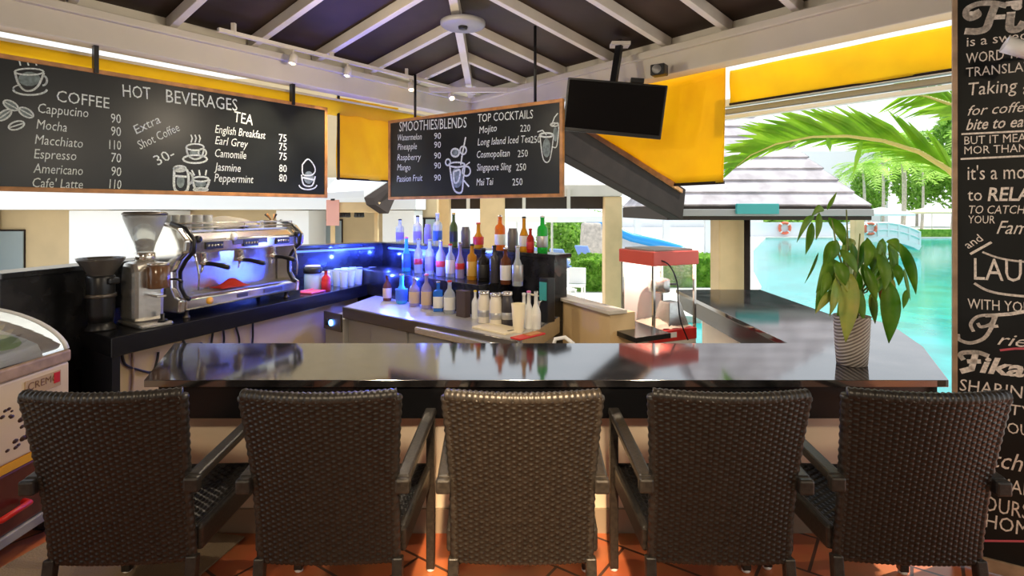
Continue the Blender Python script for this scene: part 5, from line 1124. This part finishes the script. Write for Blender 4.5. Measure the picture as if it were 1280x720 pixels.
def tree(label, u, Y, v0, v1, wpx, seed, m='hedge'):
    rnd = random.Random(seed); x = (u-CU)/F*Y; zt, zb = CAMH-(v0-CV)/F*Y, CAMH-(v1-CV)/F*Y; w_ = wpx/F*Y
    t = thing('tree', label, 'tree', (x, Y, OUT), 0, 'trees around the pool'); c = V((0, 0, (zt+zb)/2-OUT)); hh_ = (zt-zb)/2
    b = B(); b.tube([(0, 0, 0), (.1, 0, c.z*.6), (.0, 0, c.z)], [.22, .16, .10], 8); obj('trunk', b, M['trunk'], t)
    b = B()
    for k in range(2600):
        d = V((rnd.gauss(0, 1), rnd.gauss(0, 1), rnd.gauss(0, 1))).normalized()*rnd.uniform(.55, 1)**.5
        p = c+V((d.x*w_/2, d.y*w_/2, d.z*hh_))*(1+.12*math.sin(d.x*7+seed)*math.sin(d.z*6)); a = V((rnd.gauss(0, 1), rnd.gauss(0, 1), rnd.gauss(0, 1))).normalized(); e = a.cross(d).normalized() if a.cross(d).length > .01 else V((0, 0, 1)); s = w_*.055
        b.poly([p-a*s, p+e*s*.6, p+a*s, p-e*s*.6])
    obj('crown', b, M['hedge'] if m == 'hedge' else M['palm'], t, recalc=False)
for i, a in enumerate((('rounded bright tree behind the palms', 1146, 92, 165, 262, 60, 3), ('dark leafy tree beside the far palms', 1086, 80, 205, 268, 42, 4), ('leafy tree behind the tall slogan blackboard', 1215, 88, 120, 265, 90, 5), ('small leafy tree behind the white umbrella', 700, 30, 270, 330, 60, 6), ('leafy shrub tree left of the pergola post', 735, 34.5, 262, 320, 50, 7), ('low tree behind the pale garden wall', 1005, 60, 262, 292, 90, 8))): tree(*a)
b = B(); wallbox(b, 640, 1060, 85, OUT, CAMH+20/F*85, 4); wallbox(b, 960, 1110, 95, OUT, CAMH+75/F*95, 4); tag(obj('distant_building', b, M['far']), 'pale hazy building far beyond the pool', 'building')
b = B(); wallbox(b, 500, 745, 40, OUT, CAMH+8/F*40, 4); tag(obj('lobby_building', b, M['whitewall']), 'white low building behind the umbrellas and bottles', 'building')
# ---- the big frond reaching in from the right
t = thing('palm_frond', 'large sunlit palm frond arching in from the right above the hut roof', 'palm frond', at(1186, 212, 5.6)); o = V(t.location)
R_ = [at(1215, 240, 5.5), at(1186, 212, 5.6), at(1150, 190, 5.75), at(1105, 176, 5.9), at(1060, 170, 6.05), at(1015, 171, 6.2), at(970, 180, 6.35), at(938, 194, 6.45), at(918, 210, 6.5)]
b = B(); b.tube([p-o for p in R_], [.032, .030, .026, .022, .018, .014, .010, .007, .004], 8); obj('rib', b, M['rachis'], t)
b = B(); rnd = random.Random(8); NLf = 84
for k in range(NLf):
    s = .08+.92*k/NLf; f_ = s*(len(R_)-1); i = min(int(f_), len(R_)-2); p = R_[i].lerp(R_[i+1], f_-i)-o; tg = (R_[i+1]-R_[i]).normalized()
    up = V((0, 0, 1)); ll = .62*math.sin(PI*(.22+.70*s))+.06
    for sg in (1, -1):
        if sg > 0: dr = (tg*.95+up*rnd.uniform(.45, .75)+V((0, -.2, 0))).normalized(); dp = -.10
        else: dr = (tg*.95+V((0, .85, 0))+up*rnd.uniform(-.05, .35)).normalized(); dp = -.15
        L_ = ll*rnd.uniform(.85, 1.1); e = dr.cross(V((0, 1, .2))).normalized()*(.028*(.6+.5*math.sin(PI*s)))
        m1, m2 = p+dr*L_*.5+up*dp*.2*L_, p+dr*L_+up*dp*1.6*L_
        b.poly([p-e*.6, p+e*.6, m1+e, m1-e]); b.poly([m1-e, m1+e, m2])
for u, v, u2, v2 in ((1078, 172, 1066, 220), (1035, 172, 1038, 190), (1000, 175, 985, 186)):
    p, q = at(u, v, 6.0)-o, at(u2, v2, 5.95)-o; e = V((.03, 0, 0)); b.poly([p-e*.5, p+e*.5, p.lerp(q, .5)+e, q, p.lerp(q, .5)-e])
obj('leaflets', b, M['frond'], t, recalc=False)
t = thing('palm_frond', 'smaller palm frond in the corner beside the slogan blackboard', 'palm frond', at(1200, 132, 5.2)); o = V(t.location)
R_ = [at(1215, 142, 5.2), at(1190, 131, 5.25), at(1160, 121, 5.4), at(1130, 116, 5.6)]
b = B(); b.tube([p-o for p in R_], [.02, .018, .012, .006], 8); obj('rib', b, M['rachis'], t); b = B()
for k in range(24):
    s = k/24; f_ = s*3; i = min(int(f_), 2); p = R_[i].lerp(R_[i+1], f_-i)-o; tg = (R_[i+1]-R_[i]).normalized()
    for sg in (1, -1):
        dr = (tg*.9+V((0, -.1, sg*.6))+V((0, 0, rnd.uniform(-.15, .1)))).normalized(); L_ = .35*rnd.uniform(.8, 1.1); e = dr.cross(V((0, 1, .2))).normalized()*.014
        b.poly([p-e, p+e, p+dr*L_*.5+e, p+dr*L_, p+dr*L_*.5-e])
obj('leaflets', b, M['frond'], t, recalc=False)
